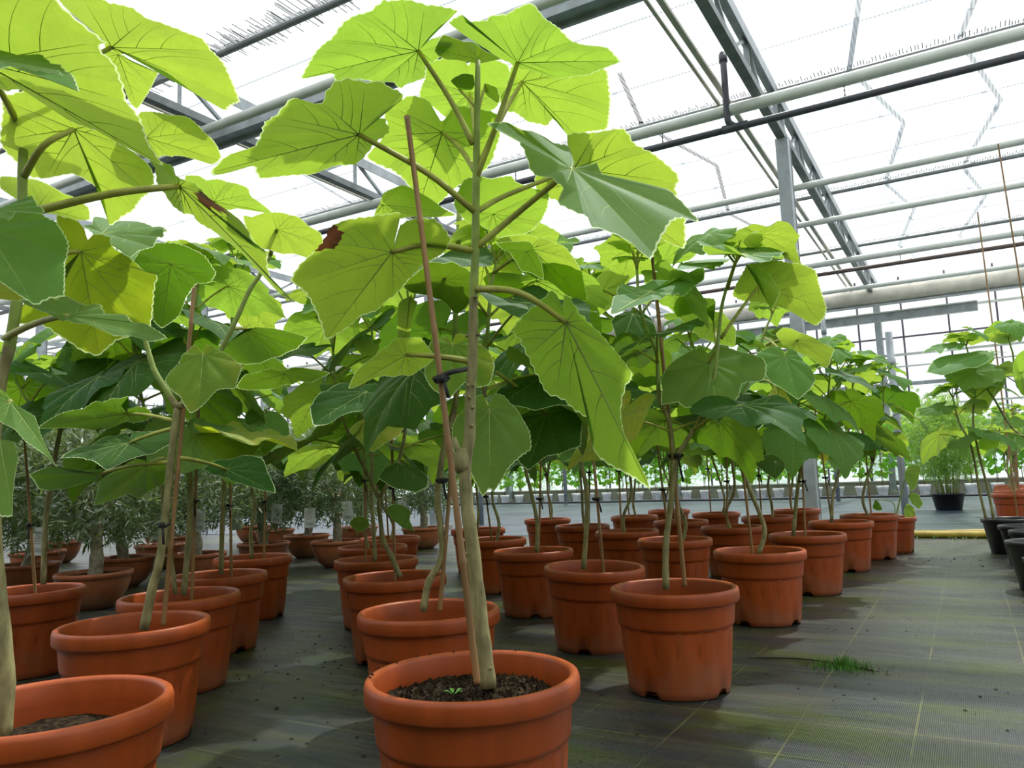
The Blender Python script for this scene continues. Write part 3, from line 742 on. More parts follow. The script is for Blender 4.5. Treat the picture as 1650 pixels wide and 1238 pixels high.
build('leaf_scars', b, 'stem', F.e, True)
F.cane(P(768, 1102, 1.335), P(656, 188, 1.46), .0066)
cpt = P(711, 612, 1.40)
F.tie(cpt, .010, tail=.035)
b = MB(); b.tube(smoothpath([F.rel(cpt) + np.array([0, -.01, .0]), F.rel(P(718, 603, 1.392)), F.rel(P(735, 598, 1.40)), F.rel(sp(752, 597) - FWD * .016)]), .0045, 6); build('tie_strap', b, 'tie', F.e, True)

HOR = (0, 0, 1)
H_ = F.traced
H_((674, 82), 1.52, (-.12, .10, 1), (484, 121), [(484, 121), (500, 95), (517, 72), (554, 40), (584, 24), (612, 8), (619, 3), (625, 6), (656, 3), (703, 6), (731, 13), (738, 18), (722, 32), (700, 50), (690, 68), (712, 66), (735, 72), (707, 93), (686, 106), (684, 128), (660, 134), (645, 147), (629, 137), (580, 130), (541, 133), (534, 116)], start=sp(762, 232), via=P(725, 160, 1.53), seed=1)
H_((834, 101), 1.50, (.05, .12, 1), (1000, 96), [(1000, 97), (988, 84), (980, 77), (967, 75), (939, 72), (906, 52), (887, 36), (872, 20), (859, 7), (848, 9), (831, 19), (815, 28), (789, 25), (784, 32), (765, 33), (750, 35), (744, 22), (722, 36), (748, 58), (783, 82), (815, 103), (832, 108), (850, 114), (872, 121), (895, 126), (948, 124), (978, 111)], start=sp(766, 290), via=P(800, 200, 1.51), seed=2)
H_((841, 132), 1.66, (.1, .35, 1), (930, 216), [(915, 217), (906, 202), (891, 192), (880, 206), (850, 197), (831, 186), (809, 177), (806, 160), (813, 145), (824, 112), (840, 100), (872, 104), (925, 100), (976, 113), (980, 126), (984, 158), (982, 186), (978, 208), (943, 212)], start=sp(767, 280), via=P(805, 195, 1.60), seed=3)
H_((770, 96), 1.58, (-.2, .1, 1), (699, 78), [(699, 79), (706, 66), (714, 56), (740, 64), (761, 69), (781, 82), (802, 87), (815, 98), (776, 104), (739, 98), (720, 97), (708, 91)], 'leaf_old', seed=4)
H_((757, 150), 1.74, (0, .25, 1), (743, 226), [(743, 226), (732, 208), (721, 191), (698, 175), (675, 157), (684, 125), (687, 103), (713, 95), (745, 95), (755, 110), (762, 96), (790, 96), (819, 106), (822, 127), (810, 155), (798, 178), (772, 187), (760, 205)], start=sp(768, 225), seed=5)
H_((579, 217), 1.44, (-.25, .30, 1), (338, 276), [(338, 276), (344, 282), (368, 279), (408, 270), (418, 291), (448, 288), (502, 278), (534, 272), (556, 267), (586, 256), (606, 233), (624, 223), (629, 213), (622, 197), (605, 196), (588, 211), (615, 184), (651, 165), (647, 152), (629, 143), (612, 131), (601, 134), (561, 130), (540, 134), (525, 147), (518, 163), (506, 166), (472, 161), (439, 186), (427, 197), (420, 222), (411, 240), (371, 251), (353, 261)], start=sp(766, 342), via=P(690, 280, 1.46), seed=6, prad=.006)
H_((713, 213), 1.72, (0, .42, 1), (672, 340), [(675, 341), (660, 305), (640, 285), (628, 272), (590, 255), (612, 228), (624, 204), (618, 185), (628, 170), (662, 157), (690, 165), (712, 200), (735, 172), (770, 178), (802, 187), (806, 215), (802, 238), (781, 276), (747, 293), (720, 318), (705, 331)], start=sp(767, 278), via=P(742, 240, 1.64), seed=7)
H_((925, 272), 1.66, (.25, .45, 1), (1104, 392), [(1105, 393), (1072, 384), (1040, 362), (985, 345), (930, 330), (887, 324), (867, 309), (862, 278), (880, 262), (905, 262), (916, 262), (913, 221), (933, 213), (965, 209), (1005, 213), (1018, 228), (1051, 252), (1094, 285), (1089, 302), (1092, 320), (1104, 350)], start=sp(766, 342), via=P(815, 315, 1.58), seed=8)
H_((922, 272), 1.42, (.18, -.72, .75), (1128, 350), [(782, 215), (800, 213), (815, 213), (839, 226), (854, 225), (891, 230), (912, 225), (920, 232), (924, 245), (927, 259), (924, 268), (941, 268), (959, 271), (974, 283), (998, 289), (1035, 304), (1070, 307), (1105, 331), (1130, 351), (1103, 347), (1085, 357), (1075, 368), (1064, 383), (1048, 416), (1007, 396), (950, 383), (944, 368), (920, 350), (898, 328), (909, 307), (889, 293), (863, 280), (841, 256), (830, 241), (806, 230)], start=sp(764, 402), via=P(838, 340, 1.50), seed=9, pleat=.05, wave=.02, prad=.0062)
H_((795, 345), 1.78, (0, .5, 1), (806, 384), [(806, 383), (781, 368), (747, 354), (731, 328), (747, 293), (772, 286), (790, 290), (823, 284), (832, 293), (860, 302), (884, 310), (883, 335), (872, 356), (857, 373)], seed=10)
H_((632, 406), 1.46, (-.15, .80, .72), (525, 545), [(525, 546), (519, 528), (508, 502), (492, 475), (480, 461), (468, 451), (482, 428), (500, 411), (512, 400), (522, 385), (532, 366), (557, 356), (601, 348), (622, 348), (645, 344), (643, 362), (635, 397), (645, 366), (662, 356), (700, 354), (716, 368), (726, 385), (716, 407), (690, 423), (662, 447), (650, 461), (622, 486), (605, 504), (579, 512), (569, 522), (548, 535)], start=sp(763, 404), via=P(690, 393, 1.47), seed=11, brown=[(505, 408), (520, 380), (535, 360), (548, 372), (545, 386), (530, 402)], prad=.006)
H_((912, 519), 1.38, (.15, .86, .5), (1046, 782), [(883, 471), (895, 477), (906, 498), (909, 476), (918, 484), (935, 504), (952, 523), (971, 542), (998, 575), (1017, 603), (1021, 611), (1013, 620), (1003, 645), (1000, 670), (1006, 697), (1019, 722), (1031, 745), (1041, 765), (1047, 783), (1026, 770), (1008, 761), (980, 749), (962, 735), (955, 722), (957, 705), (951, 681), (927, 665), (905, 642), (880, 635), (873, 622), (859, 595), (847, 571), (836, 552), (822, 535), (832, 521), (849, 504), (870, 487)], start=sp(766, 465), via=P(838, 472, 1.38), seed=12, prad=.0062, fold=0.0)
H_((655, 572), 1.50, (-.2, .62, .8), (562, 624), [(561, 625), (575, 624), (600, 613), (621, 608), (659, 605), (680, 596), (700, 578), (690, 561), (678, 546), (644, 546), (620, 560), (602, 574), (573, 601)], start=sp(760, 583), seed=14)
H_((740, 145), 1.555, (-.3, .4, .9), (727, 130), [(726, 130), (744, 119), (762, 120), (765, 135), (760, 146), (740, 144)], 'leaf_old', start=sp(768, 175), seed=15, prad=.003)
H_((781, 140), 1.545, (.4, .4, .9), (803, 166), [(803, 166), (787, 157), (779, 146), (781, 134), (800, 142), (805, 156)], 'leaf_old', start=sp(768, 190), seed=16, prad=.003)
H_((617, 330), 1.80, (0, .45, 1), (603, 347), [(603, 348), (612, 328), (617, 315), (635, 306), (650, 300), (668, 306), (690, 318), (715, 335), (735, 346), (700, 352), (660, 353), (630, 352)], seed=17)

# ------------------------------------------------------------------ plants standing around it
LABELS = {
 'A': 'big-leaved sapling cut off by the left picture edge in the bottom left corner pot',
 'B': 'sapling with a forked stem in the second pot of the left front row',
 'C': 'twin-stemmed sapling in the third pot of the left front row',
 'D': 'thin-stemmed sapling in the fourth pot of the left front row',
 'E': 'sapling in the fifth and last pot of the left front row',
 'A2': 'sapling at the left picture edge in the pot behind the corner pot',
 'G': 'crooked-stemmed sapling in the pot directly behind the foremost pot',
 'H': 'v-forked sapling in the third pot of the diagonal behind the foremost pot',
 'I': 'sapling in the fourth pot of the diagonal behind the foremost pot',
 'J': 'sapling in the fifth pot of the diagonal behind the foremost pot',
 'K': 'sapling in the last pot of the diagonal before the olive trees',
 'L': 'sapling with a straight cane in the front pot of the row along the aisle',
 'M': 'sapling in the slightly tilted front pot of the second row from the aisle',
 'N': 'sapling in the front pot of the third row from the aisle',
 'O': 'sapling in the front pot of the fourth row from the aisle',
 'P': 'bent-stemmed sapling in the second pot of the row along the aisle',
 'Q': 'sapling in the third pot of the row along the aisle',
 'R': 'sapling in the fourth pot of the row along the aisle',
 'S': 'sapling in the fifth pot of the row along the aisle',
 'U': 'sapling in the second pot of the second row from the aisle',
 'Z': 'sapling in the third pot of the second row from the aisle',
 'V': 'sapling in the second pot of the third row from the aisle',
 'Y': 'sapling in the third pot of the third row from the aisle',
 'W': 'sapling in the second pot of the fourth row from the aisle',
 'X': 'sapling in the leftmost far pot of the block beside the grey pole',
 'a1': 'sapling in the fourth pot of the second row from the aisle',
 'a2': 'sapling in the last pot of the second row from the aisle',
 'a3': 'sapling in the fourth pot of the third row from the aisle',
 'a4': 'sapling in the third pot of the fourth row from the aisle',
 'a5': 'sapling in the last pot of the fourth row from the aisle',
 'a6': 'sapling in the far left pot behind the front pot of the fourth row',
}
SPOT = {'A': (80, 1133), 'B': (216, 1003), 'C': (290, 958), 'D': (352, 925), 'E': (408, 897), 'A2': (45, 950), 'G': (691, 982), 'H': (636, 928), 'I': (606, 900), 'J': (600, 880), 'K': (628, 866),
        'L': (1085, 945), 'M': (954, 912), 'N': (859, 886), 'O': (795, 868), 'P': (1223, 886), 'Q': (1300, 860), 'R': (1354, 840), 'S': (1400, 829), 'U': (1087, 868), 'V': (1010, 855),
        'W': (938, 846), 'X': (882, 836), 'Y': (1097, 839), 'Z': (1180, 848)}
XY = {k: on_floor_pot(*v) for k, v in SPOT.items()}
XY.update({'a1': (-1.30, 5.95), 'a2': (-1.28, 6.9), 'a3': (-1.84, 6.5), 'a4': (-2.42, 6.15), 'a5': (-2.45, 7.1), 'a6': (-3.05, 4.75)})
PL = {}
for i, (k, xy) in enumerate(XY.items()):
    PL[k] = Plant(xy, 'potted_sapling', LABELS[k], 'saplings in terracotta pots' if k not in 'AB' else None)
    put_pot(PL[k], rot=.37 * i % 6.28, tilt=math.radians(-2.0) if k == 'M' else 0.0, scale=1.0 if k != 'M' else 1.0)
STEMS = {
 'A': [[(5, 1190), (12, 1100), (4, 1000), (-6, 900), (-12, 750), (0, 620), (15, 560), (28, 480), (35, 400), (36, 300), (38, 220), (38, 150), (42, 90)]],
 'B': [[(232, 1015), (245, 950), (258, 900), (268, 820), (278, 720), (286, 655)], [(286, 658), (270, 632), (250, 600), (240, 570), (232, 540), (215, 480), (200, 420)],
       [(286, 658), (312, 635), (338, 608), (352, 572), (366, 545), (382, 512), (402, 468), (422, 438), (440, 400), (450, 370)]],
 'C': [[(296, 960), (303, 880), (307, 790), (300, 720), (290, 660), (300, 600), (310, 520), (320, 440)], [(283, 958), (272, 870), (262, 797), (243, 700), (227, 635), (214, 550), (208, 470)]],
 'D': [[(356, 925), (358, 850), (361, 780), (365, 690), (368, 600), (373, 540), (376, 470), (380, 420)]],
 'E': [[(406, 900), (404, 860), (410, 820), (405, 785), (400, 740), (404, 660), (408, 580)]],
 'A2': [[(70, 942), (72, 870), (78, 800), (88, 740), (98, 690)], [(98, 692), (80, 672), (45, 648), (20, 600)], [(98, 692), (122, 678), (148, 640), (165, 600), (182, 565), (200, 520)]],
 'G': [[(682, 985), (690, 940), (705, 915), (713, 890), (710, 850), (705, 800), (712, 740), (722, 690), (735, 640), (733, 560), (735, 480), (738, 400), (740, 340)], [(780, 640), (784, 560), (790, 480), (800, 420)]],
 'H': [[(645, 930), (630, 895), (618, 870), (612, 830), (610, 800)], [(610, 802), (590, 760), (570, 720), (558, 690), (545, 650), (538, 590), (535, 520)], [(612, 802), (640, 750), (652, 700), (655, 640), (662, 590), (660, 520), (655, 450)]],
 'I': [[(604, 905), (602, 850), (598, 800), (600, 740), (596, 660), (600, 580), (598, 500)]],
 'L': [[(1073, 950), (1073, 880), (1082, 800), (1086, 740)], [(1086, 742), (1078, 680), (1062, 640), (1058, 570), (1042, 530), (1030, 490), (1026, 430)], [(1086, 742), (1108, 708), (1130, 670), (1150, 610), (1156, 560), (1162, 500), (1172, 460), (1186, 420)]],
 'M': [[(940, 918), (945, 850), (945, 790), (932, 725), (925, 650)], [(925, 652), (905, 600), (890, 540), (880, 480), (875, 430)], [(925, 652), (945, 600), (950, 530), (955, 470)]],
 'N': [[(865, 892), (865, 840), (855, 790), (847, 755), (845, 690), (850, 620), (848, 550), (850, 490)]],
 'P': [[(1222, 893), (1232, 860), (1225, 830), (1200, 770), (1185, 720), (1170, 675)], [(1170, 677), (1150, 640), (1130, 590), (1110, 540)], [(1172, 677), (1195, 640), (1215, 590), (1230, 540), (1245, 505)]],
 'Q': [[(1278, 865), (1285, 790), (1293, 740), (1296, 715)], [(1296, 717), (1275, 690), (1258, 655), (1250, 620), (1240, 575)], [(1296, 717), (1318, 700), (1330, 670), (1335, 630), (1338, 590)]],
 'R': [[(1340, 842), (1342, 800), (1352, 760), (1357, 720)], [(1357, 722), (1352, 680), (1348, 640), (1350, 600), (1345, 570)], [(1357, 722), (1368, 690), (1372, 650), (1376, 600)]],
}
def generic_stems(xy, rg, top):
    x, y = xy; out = []
    zf = rg.uniform(.62, .82); q = [np.array([x + rg.uniform(-.04, .04), y + rg.uniform(-.04, .04), .235])]
    for z in (.38, .52, zf): q.append(q[0] * [1, 1, 0] + np.array([rg.uniform(-.05, .05), rg.uniform(-.05, .05), z]))
    out.append(q); a0 = rg.uniform(0, 3.14)
    for sgn in (0, math.pi):
        r_ = q[-1]; path = [r_]; zt = top * rg.uniform(.9, 1.02)
        for f_ in (.3, .6, 1.0):
            path.append(np.array([r_[0] + math.cos(a0 + sgn) * .17 * f_ ** .7 + rg.uniform(-.02, .02), r_[1] + math.sin(a0 + sgn) * .17 * f_ ** .7 + rg.uniform(-.02, .02), zf + (zt - zf) * f_]))
        out.append(path)
    return out
def foliage(pl, path, rg, tiers, size, far, zmin=.72, kinds=('leaf', 'leaf_old', 'leaf_old'), az0=None, spread=1.0, flat=0.0):
    """opposite pairs of stalked leaves up one stem, small ones at its top"""
    path = np.array(path); zs = path[:, 2]; zt = zs[-1]; z0 = max(zmin, zs[0] + .03); az = rg.uniform(0, 3.14) if az0 is None else az0
    for i in range(tiers):
        f_ = i / max(1, tiers - 1); z = z0 + (zt - z0) * (f_ ** .8) - .01
        c = np.array([np.interp(z, zs, path[:, k]) for k in (0, 1)] + [z])
        sc = size * (1.0 - .35 * f_ ** 3) * rg.uniform(.85, 1.12)
        for sgn in (0, math.pi):
            if rg.random() < .06: continue
            a = az + sgn + rg.uniform(-.3, .3); out = np.array([math.cos(a), math.sin(a), 0])
            el = (.25 + .75 * f_) * rg.uniform(.8, 1.15); lp = sc * rg.uniform(.6, .95) * spread
            at_ = c + out * lp * math.cos(el) + UP * lp * math.sin(el)
            tilt = rg.uniform(.1, .75) * (1 - .35 * f_) + flat; roll = rg.uniform(-.35, .35)
            side = np.cross(UP, out)
            u = out * math.cos(tilt) - UP * math.sin(tilt); n = out * math.sin(tilt) + UP * math.cos(tilt) + side * math.sin(roll)
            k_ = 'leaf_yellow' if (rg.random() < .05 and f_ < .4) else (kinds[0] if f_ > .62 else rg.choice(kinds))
            pl.leaf(k_, frame(u, n), at_, sc, c, rg, far, .0038)
        az += 1.45
    c = path[-1]
    for k in range(3):
        a = az + k * 2.1; out = np.array([math.cos(a), math.sin(a), 0]); at_ = c + out * .035 + UP * rg.uniform(.03, .09)
        pl.leaf('leaf', frame(out * .8 + UP * .5, UP - out * .4), at_, size * .38, c, rg, far, .0025)
def random_cane(pl, xy, rg, top):
    a = rg.uniform(0, 6.28); q = np.array([xy[0] + .05 * math.cos(a), xy[1] + .05 * math.sin(a), .22])
    w = q + np.array([rg.uniform(-.06, .06), rg.uniform(-.06, .06), top]); pl.cane(q, w, .006)
    m = q + (w - q) * .42; pl.tie(m, .012)
for i, k in enumerate(XY):
    pl = PL[k]; rg = random.Random(40 + i); xy = XY[k]
    if k in STEMS:
        st = [px_path(s_, xy) for s_ in STEMS[k]]
        for q in st: q[0] = q[0]
    else:
        st = generic_stems(xy, rg, rg.uniform(1.2, 1.42))
    rr = .0125 if k in 'AB' else .0105
    for j, s_ in enumerate(st): pl.stem(s_, rr * (1 if j == 0 else .75), rr * (.55 if len(st) == 1 else (.75 if j == 0 else .4)), .9)
    d = depth(xy, .3); far = d > 4.6
    if k == 'A': continue
    dens = {'B': 0, 'C': 5, 'A2': 4, 'G': 5, 'D': 7, 'E': 7, 'I': 7, 'N': 7}
    tips = st[1:] if len(st) > 1 else st
    if k == 'C': tips = st
    for j, s_ in enumerate(tips):
        t_ = dens.get(k, 5 if len(tips) > 1 else 7)
        if k == 'L': t_ = (4, 2)[j]
        if k == 'P': t_ = (4, 3)[j]
        if t_: foliage(pl, smoothpath(s_, 4), rg, t_, rg.uniform(.22, .27) if k not in ('L', 'P', 'M') else .24, far, zmin=.78)
    if k not in ('A', 'B', 'L', 'G'): random_cane(pl, xy, rg, rg.uniform(.75, 1.15))

# leaves of the left corner plant
A_ = PL['A']; XYA = XY['A']
def spk(k, px, py): return px_path([(px, py)], XY[k])[0]
T = A_.traced
T((-30, 100), 1.16, (.15, .25, 1), (266, 262), [(-90, 60), (-60, -20), (0, -45), (50, -30), (80, 0), (100, 19), (134, 41), (167, 58), (176, 63), (165, 65), (161, 73), (167, 85), (184, 102), (195, 130), (208, 163), (219, 178), (232, 206), (241, 230), (256, 250), (266, 262), (232, 250), (186, 231), (165, 216), (145, 215), (123, 210), (106, 202), (74, 178), (30, 149), (0, 147), (-60, 140)], start=spk('A', 36, 215), seed=21)
T((180, 76), 1.40, (.15, .2, 1), (386, 158), [(85, -6), (120, -8), (162, -2), (176, 7), (214, 14), (241, 28), (266, 41), (300, 56), (326, 64), (346, 85), (360, 105), (377, 136), (388, 158), (376, 166), (363, 178), (340, 167), (319, 156), (271, 119), (237, 102), (210, 88), (182, 84), (165, 70), (140, 45), (105, 20)], start=spk('A', 38, 165), seed=22)
T((190, 88), 1.55, (0, .35, 1), (222, 172), [(167, 86), (185, 80), (205, 93), (226, 108), (247, 116), (255, 119), (247, 135), (238, 152), (222, 173), (210, 165), (195, 132), (178, 108)], seed=23)
T((236, 222), 1.50, (.1, .35, 1), (352, 256), [(225, 182), (245, 180), (270, 183), (302, 190), (326, 207), (346, 231), (357, 253), (343, 265), (315, 258), (285, 251), (250, 252), (225, 240), (215, 205)], seed=24)
T((119, 208), 1.38, (0, .42, 1), (178, 360), [(2, 165), (11, 152), (40, 148), (80, 160), (118, 190), (150, 200), (202, 235), (225, 258), (240, 272), (249, 293), (240, 310), (228, 322), (214, 343), (196, 352), (178, 361), (172, 340), (167, 315), (160, 305), (141, 293), (115, 282), (74, 284), (48, 284), (22, 261), (11, 250), (0, 225)], start=spk('A', 38, 285), via=P(70, 235, 1.36), seed=25, prad=.006)
T((289, 300), 1.42, (.55, .62, .62), (478, 482), [(229, 256), (250, 263), (276, 276), (298, 291), (326, 310), (346, 328), (365, 341), (385, 360), (398, 377), (406, 397), (428, 408), (434, 432), (446, 455), (470, 474), (482, 485), (455, 472), (430, 448), (406, 424), (383, 401), (359, 386), (331, 364), (309, 349), (281, 340), (266, 312), (250, 293), (242, 273)], start=spk('A', 36, 345), via=P(180, 312, 1.38), seed=26, prad=.007, brown=[(312, 312), (326, 306), (346, 326), (365, 338), (358, 346), (342, 340), (330, 336), (320, 330)])
T((345, 325), 1.75, (0, .4, 1), (438, 341), [(298, 283), (320, 282), (335, 291), (359, 291), (380, 297), (400, 304), (406, 317), (425, 330), (439, 341), (415, 341), (380, 338), (350, 340), (320, 345), (300, 320)], seed=27)
T((130, 405), 1.45, (0, .78, .6), (160, 565), [(87, 349), (115, 354), (130, 365), (137, 378), (140, 388), (148, 380), (162, 379), (175, 384), (182, 399), (206, 417), (232, 438), (253, 445), (249, 471), (246, 500), (244, 523), (220, 540), (186, 551), (160, 572), (130, 565), (93, 542), (67, 523), (32, 521), (33, 495), (70, 470), (104, 451), (105, 425), (100, 400), (92, 375)], start=spk('A', 34, 420), seed=28, kind='leaf_olive')
T((108, 509), 1.22, (.1, -.62, .8), (268, 542), [(33, 488), (61, 484), (78, 479), (90, 487), (104, 477), (125, 488), (139, 495), (152, 491), (162, 490), (169, 503), (201, 507), (214, 521), (236, 523), (256, 533), (269, 542), (243, 553), (216, 546), (186, 547), (164, 534), (130, 524), (93, 514), (65, 507)], start=spk('A', 8, 545), seed=29)
T((-25, 365), 1.18, (.2, -.8, .55), (52, 484), [(-60, 350), (-20, 338), (20, 340), (60, 345), (75, 352), (90, 360), (104, 380), (112, 397), (105, 420), (105, 445), (103, 475), (80, 477), (55, 485), (30, 472), (0, 455), (-40, 440), (-70, 395)], start=spk('A', 35, 390), seed=30, kind='leaf')
T((-20, 440), 1.24, (0, -.8, .6), (30, 482), [(-40, 430), (0, 441), (20, 456), (42, 474), (28, 483), (0, 483), (-40, 470)], kind='leaf_yellow', seed=31)
T((-10, 338), 1.13, (.1, -.6, .8), (70, 342), [(-30, 335), (0, 334), (25, 329), (45, 324), (52, 314), (60, 329), (72, 341), (58, 346), (25, 344), (15, 356), (0, 350), (-30, 345)], seed=32)
T((-30, 92), 1.05, (.2, -.5, .8), (127, 137), [(-50, 70), (0, 73), (33, 85), (74, 100), (102, 111), (121, 126), (128, 138), (114, 129), (89, 114), (48, 105), (35, 111), (0, 118), (-50, 110)], seed=33)
T((165, 376), 1.62, (.1, -.45, .9), (268, 373), [(134, 364), (148, 366), (154, 356), (188, 354), (214, 358), (247, 363), (270, 373), (247, 395), (223, 404), (210, 414), (186, 400), (165, 392), (149, 380)], seed=34)
T((275, 425), 1.95, (0, .7, .7), (262, 525), [(213, 425), (227, 402), (255, 392), (300, 398), (330, 412), (348, 438), (340, 455), (315, 460), (300, 480), (288, 510), (264, 526), (248, 515), (245, 470), (225, 445)], kind='leaf_old', seed=35)
T((16, 648), 1.10, (.35, -.6, .6), (91, 748), [(-15, 625), (0, 632), (16, 641), (24, 655), (40, 663), (55, 670), (62, 688), (68, 705), (80, 728), (91, 748), (71, 730), (41, 714), (22, 695), (0, 680), (-20, 660)], start=spk('A', -10, 690), seed=36)
T((0, 712), 1.20, (.3, -.7, .5), (20, 828), [(-25, 705), (0, 707), (22, 714), (30, 738), (25, 765), (20, 800), (19, 829), (0, 830), (-25, 800), (-40, 750)], seed=37)
T((60, 335), 1.75, (0, .45, 1), (140, 352), [(0, 285), (30, 284), (60, 290), (85, 300), (100, 312), (120, 318), (142, 335), (145, 352), (120, 355), (85, 345), (50, 340), (20, 320), (0, 305)], seed=38)
# leaves of the next plants on the left
T = PL['B'].traced
T((327, 572), 1.98, (0, -.85, .5), (318, 664), [(266, 614), (276, 597), (290, 582), (300, 568), (315, 557), (326, 568), (332, 559), (341, 559), (361, 568), (376, 578), (391, 592), (381, 618), (379, 624), (353, 630), (340, 642), (329, 652), (307, 665), (296, 652), (290, 640), (275, 628)], kind='leaf_olive', start=spk('B', 330, 615), seed=41)
T((446, 370), 2.05, (0, .5, .9), (520, 392), [(391, 350), (405, 352), (421, 345), (430, 341), (460, 344), (480, 351), (502, 367), (517, 377), (521, 392), (499, 414), (471, 410), (443, 408), (415, 396), (398, 372)], start=spk('B', 436, 410), seed=42)
T((365, 757), 2.35, (.2, -.55, .8), (443, 792), [(327, 759), (340, 750), (354, 741), (368, 742), (390, 736), (422, 739), (430, 755), (436, 770), (444, 792), (400, 786), (378, 778), (359, 768)], kind='leaf_old', start=spk('B', 290, 738), seed=43)
T((209, 714), 2.20, (0, -.42, .9), (97, 735), [(97, 735), (127, 721), (170, 707), (204, 700), (209, 708), (216, 698), (245, 694), (271, 695), (296, 703), (280, 715), (260, 723), (235, 733), (204, 744), (172, 755), (155, 748), (136, 740)], kind='leaf_old', start=spk('B', 282, 690), seed=44)
T((160, 764), 2.30, (0, .42, .9), (48, 764), [(48, 764), (75, 757), (95, 758), (120, 762), (140, 757), (163, 758), (166, 764), (158, 772), (127, 782), (100, 787), (79, 790), (61, 787)], kind='leaf_old', start=spk('B', 272, 745), seed=45)
T((235, 750), 2.40, (0, .65, .75), (152, 813), [(152, 813), (156, 795), (158, 780), (175, 767), (192, 755), (205, 747), (217, 739), (235, 745), (250, 744), (267, 752), (265, 777), (250, 788), (238, 793), (222, 805), (208, 798), (181, 807)], start=spk('B', 275, 740), seed=46)
T((205, 667), 2.30, (0, .40, .9), (62, 686), [(62, 685), (95, 668), (125, 660), (150, 652), (180, 645), (208, 636), (195, 655), (235, 663), (242, 675), (200, 685), (150, 695), (110, 690)], kind='leaf_old', start=spk('B', 284, 680), seed=47)
T((395, 530), 2.25, (.2, .5, .8), (480, 560), [(352, 568), (372, 548), (398, 535), (415, 528), (440, 530), (470, 538), (495, 545), (480, 560), (450, 575), (420, 585), (395, 590), (370, 585)], kind='leaf_old', start=spk('B', 372, 530), seed=48)
T = PL['C'].traced
T((460, 603), 2.50, (0, .38, .9), (381, 622), [(381, 622), (395, 605), (422, 598), (455, 597), (486, 596), (510, 598), (532, 603), (505, 614), (481, 618), (450, 624), (427, 628), (400, 628)], kind='leaf_old', seed=51)
T((395, 690), 2.75, (0, -.85, .5), (402, 740), [(337, 700), (338, 690), (360, 684), (385, 686), (395, 684), (420, 690), (428, 700), (420, 720), (405, 737), (380, 738), (355, 730), (342, 718)], seed=52)
T((430, 668), 2.85, (0, -.85, .5), (425, 735), [(394, 680), (400, 660), (418, 658), (429, 668), (432, 662), (450, 666), (464, 682), (466, 700), (450, 715), (426, 734), (412, 712)], seed=53)
T = PL['H'].traced
T((590, 632), 2.60, (0, -.5, .85), (502, 680), [(499, 656), (510, 642), (526, 630), (545, 622), (560, 617), (575, 624), (594, 621), (624, 630), (626, 645), (600, 656), (571, 664), (550, 672), (526, 684), (504, 681)], kind='leaf_old', start=spk('H', 655, 670), seed=55)
T((640, 745), 2.80, (.2, -.5, .8), (694, 785), [(610, 770), (620, 755), (638, 748), (660, 752), (680, 762), (690, 772), (688, 785), (670, 795), (650, 790), (630, 785)], kind='leaf_old', start=spk('H', 632, 770), seed=56)
T((600, 690), 2.75, (0, -.85, .45), (600, 728), [(563, 695), (575, 680), (600, 672), (625, 668), (648, 675), (650, 690), (640, 705), (620, 715), (600, 728), (580, 712)], kind='leaf_yellow', start=spk('H', 648, 690), seed=57)
T((648, 850), 2.85, (.2, -.8, .5), (668, 865), [(622, 820), (635, 812), (650, 814), (662, 825), (660, 838), (668, 857), (650, 848), (632, 838)], seed=58)
T((580, 842), 3.0, (0, -.8, .6), (575, 858), [(563, 845), (570, 835), (585, 833), (594, 838), (594, 850), (578, 858)], seed=59)
# leaves seen around and behind the tall stem
T = PL['G'].traced
T((788, 661), 1.80, (.05, -.88, .45), (790, 800), [(728, 690), (735, 672), (749, 660), (767, 640), (778, 637), (786, 655), (797, 636), (812, 641), (828, 655), (841, 672), (853, 695), (856, 723), (843, 733), (820, 756), (808, 775), (796, 792), (788, 787), (777, 800), (759, 765), (743, 750), (730, 725)], start=spk('G', 770, 640), seed=61)
T((729, 556), 1.75, (0, -.88, .45), (722, 640), [(684, 603), (686, 580), (694, 553), (720, 542), (729, 553), (736, 540), (760, 545), (790, 570), (797, 590), (790, 618), (770, 625), (749, 618), (724, 640), (700, 630), (690, 618)], kind='leaf_olive', start=spk('G', 736, 600), seed=62)
T((716, 449), 1.90, (0, .62, .8), (735, 505), [(650, 464), (658, 451), (690, 424), (715, 426), (730, 423), (753, 433), (765, 450), (765, 475), (751, 497), (735, 505), (718, 490), (702, 480), (662, 472)], kind='leaf_old', start=spk('G', 735, 430), seed=63)
T((848, 405), 1.95, (.2, .35, .9), (876, 449), [(800, 393), (825, 390), (854, 392), (867, 411), (873, 430), (876, 449), (855, 440), (841, 436), (824, 412)], kind='leaf_old', seed=64)
T((855, 400), 2.15, (.1, .55, .8), (944, 482), [(800, 376), (830, 372), (870, 385), (905, 395), (925, 415), (938, 440), (946, 482), (915, 478), (890, 460), (860, 448), (830, 430), (812, 405)], start=spk('G', 795, 440), seed=65)
T((881, 667), 2.35, (0, -.88, .45), (850, 757), [(800, 690), (825, 675), (841, 667), (864, 658), (877, 656), (881, 664), (886, 657), (903, 654), (927, 667), (938, 681), (937, 700), (935, 720), (918, 725), (898, 732), (879, 738), (852, 757), (836, 745), (825, 720)], kind='leaf_old', start=spk('G', 800, 600), seed=66)
T((870, 612), 2.30, (0, -.5, .8), (820, 640), [(795, 645), (805, 625), (830, 612), (860, 605), (880, 612), (905, 625), (930, 640), (935, 655), (900, 655), (860, 660), (820, 655)], kind='leaf_old', seed=67)
T((660, 480), 2.0, (.3, .3, .9), (655, 540), [(640, 500), (645, 485), (662, 478), (672, 488), (665, 510), (660, 545), (645, 555), (640, 530)], seed=68)
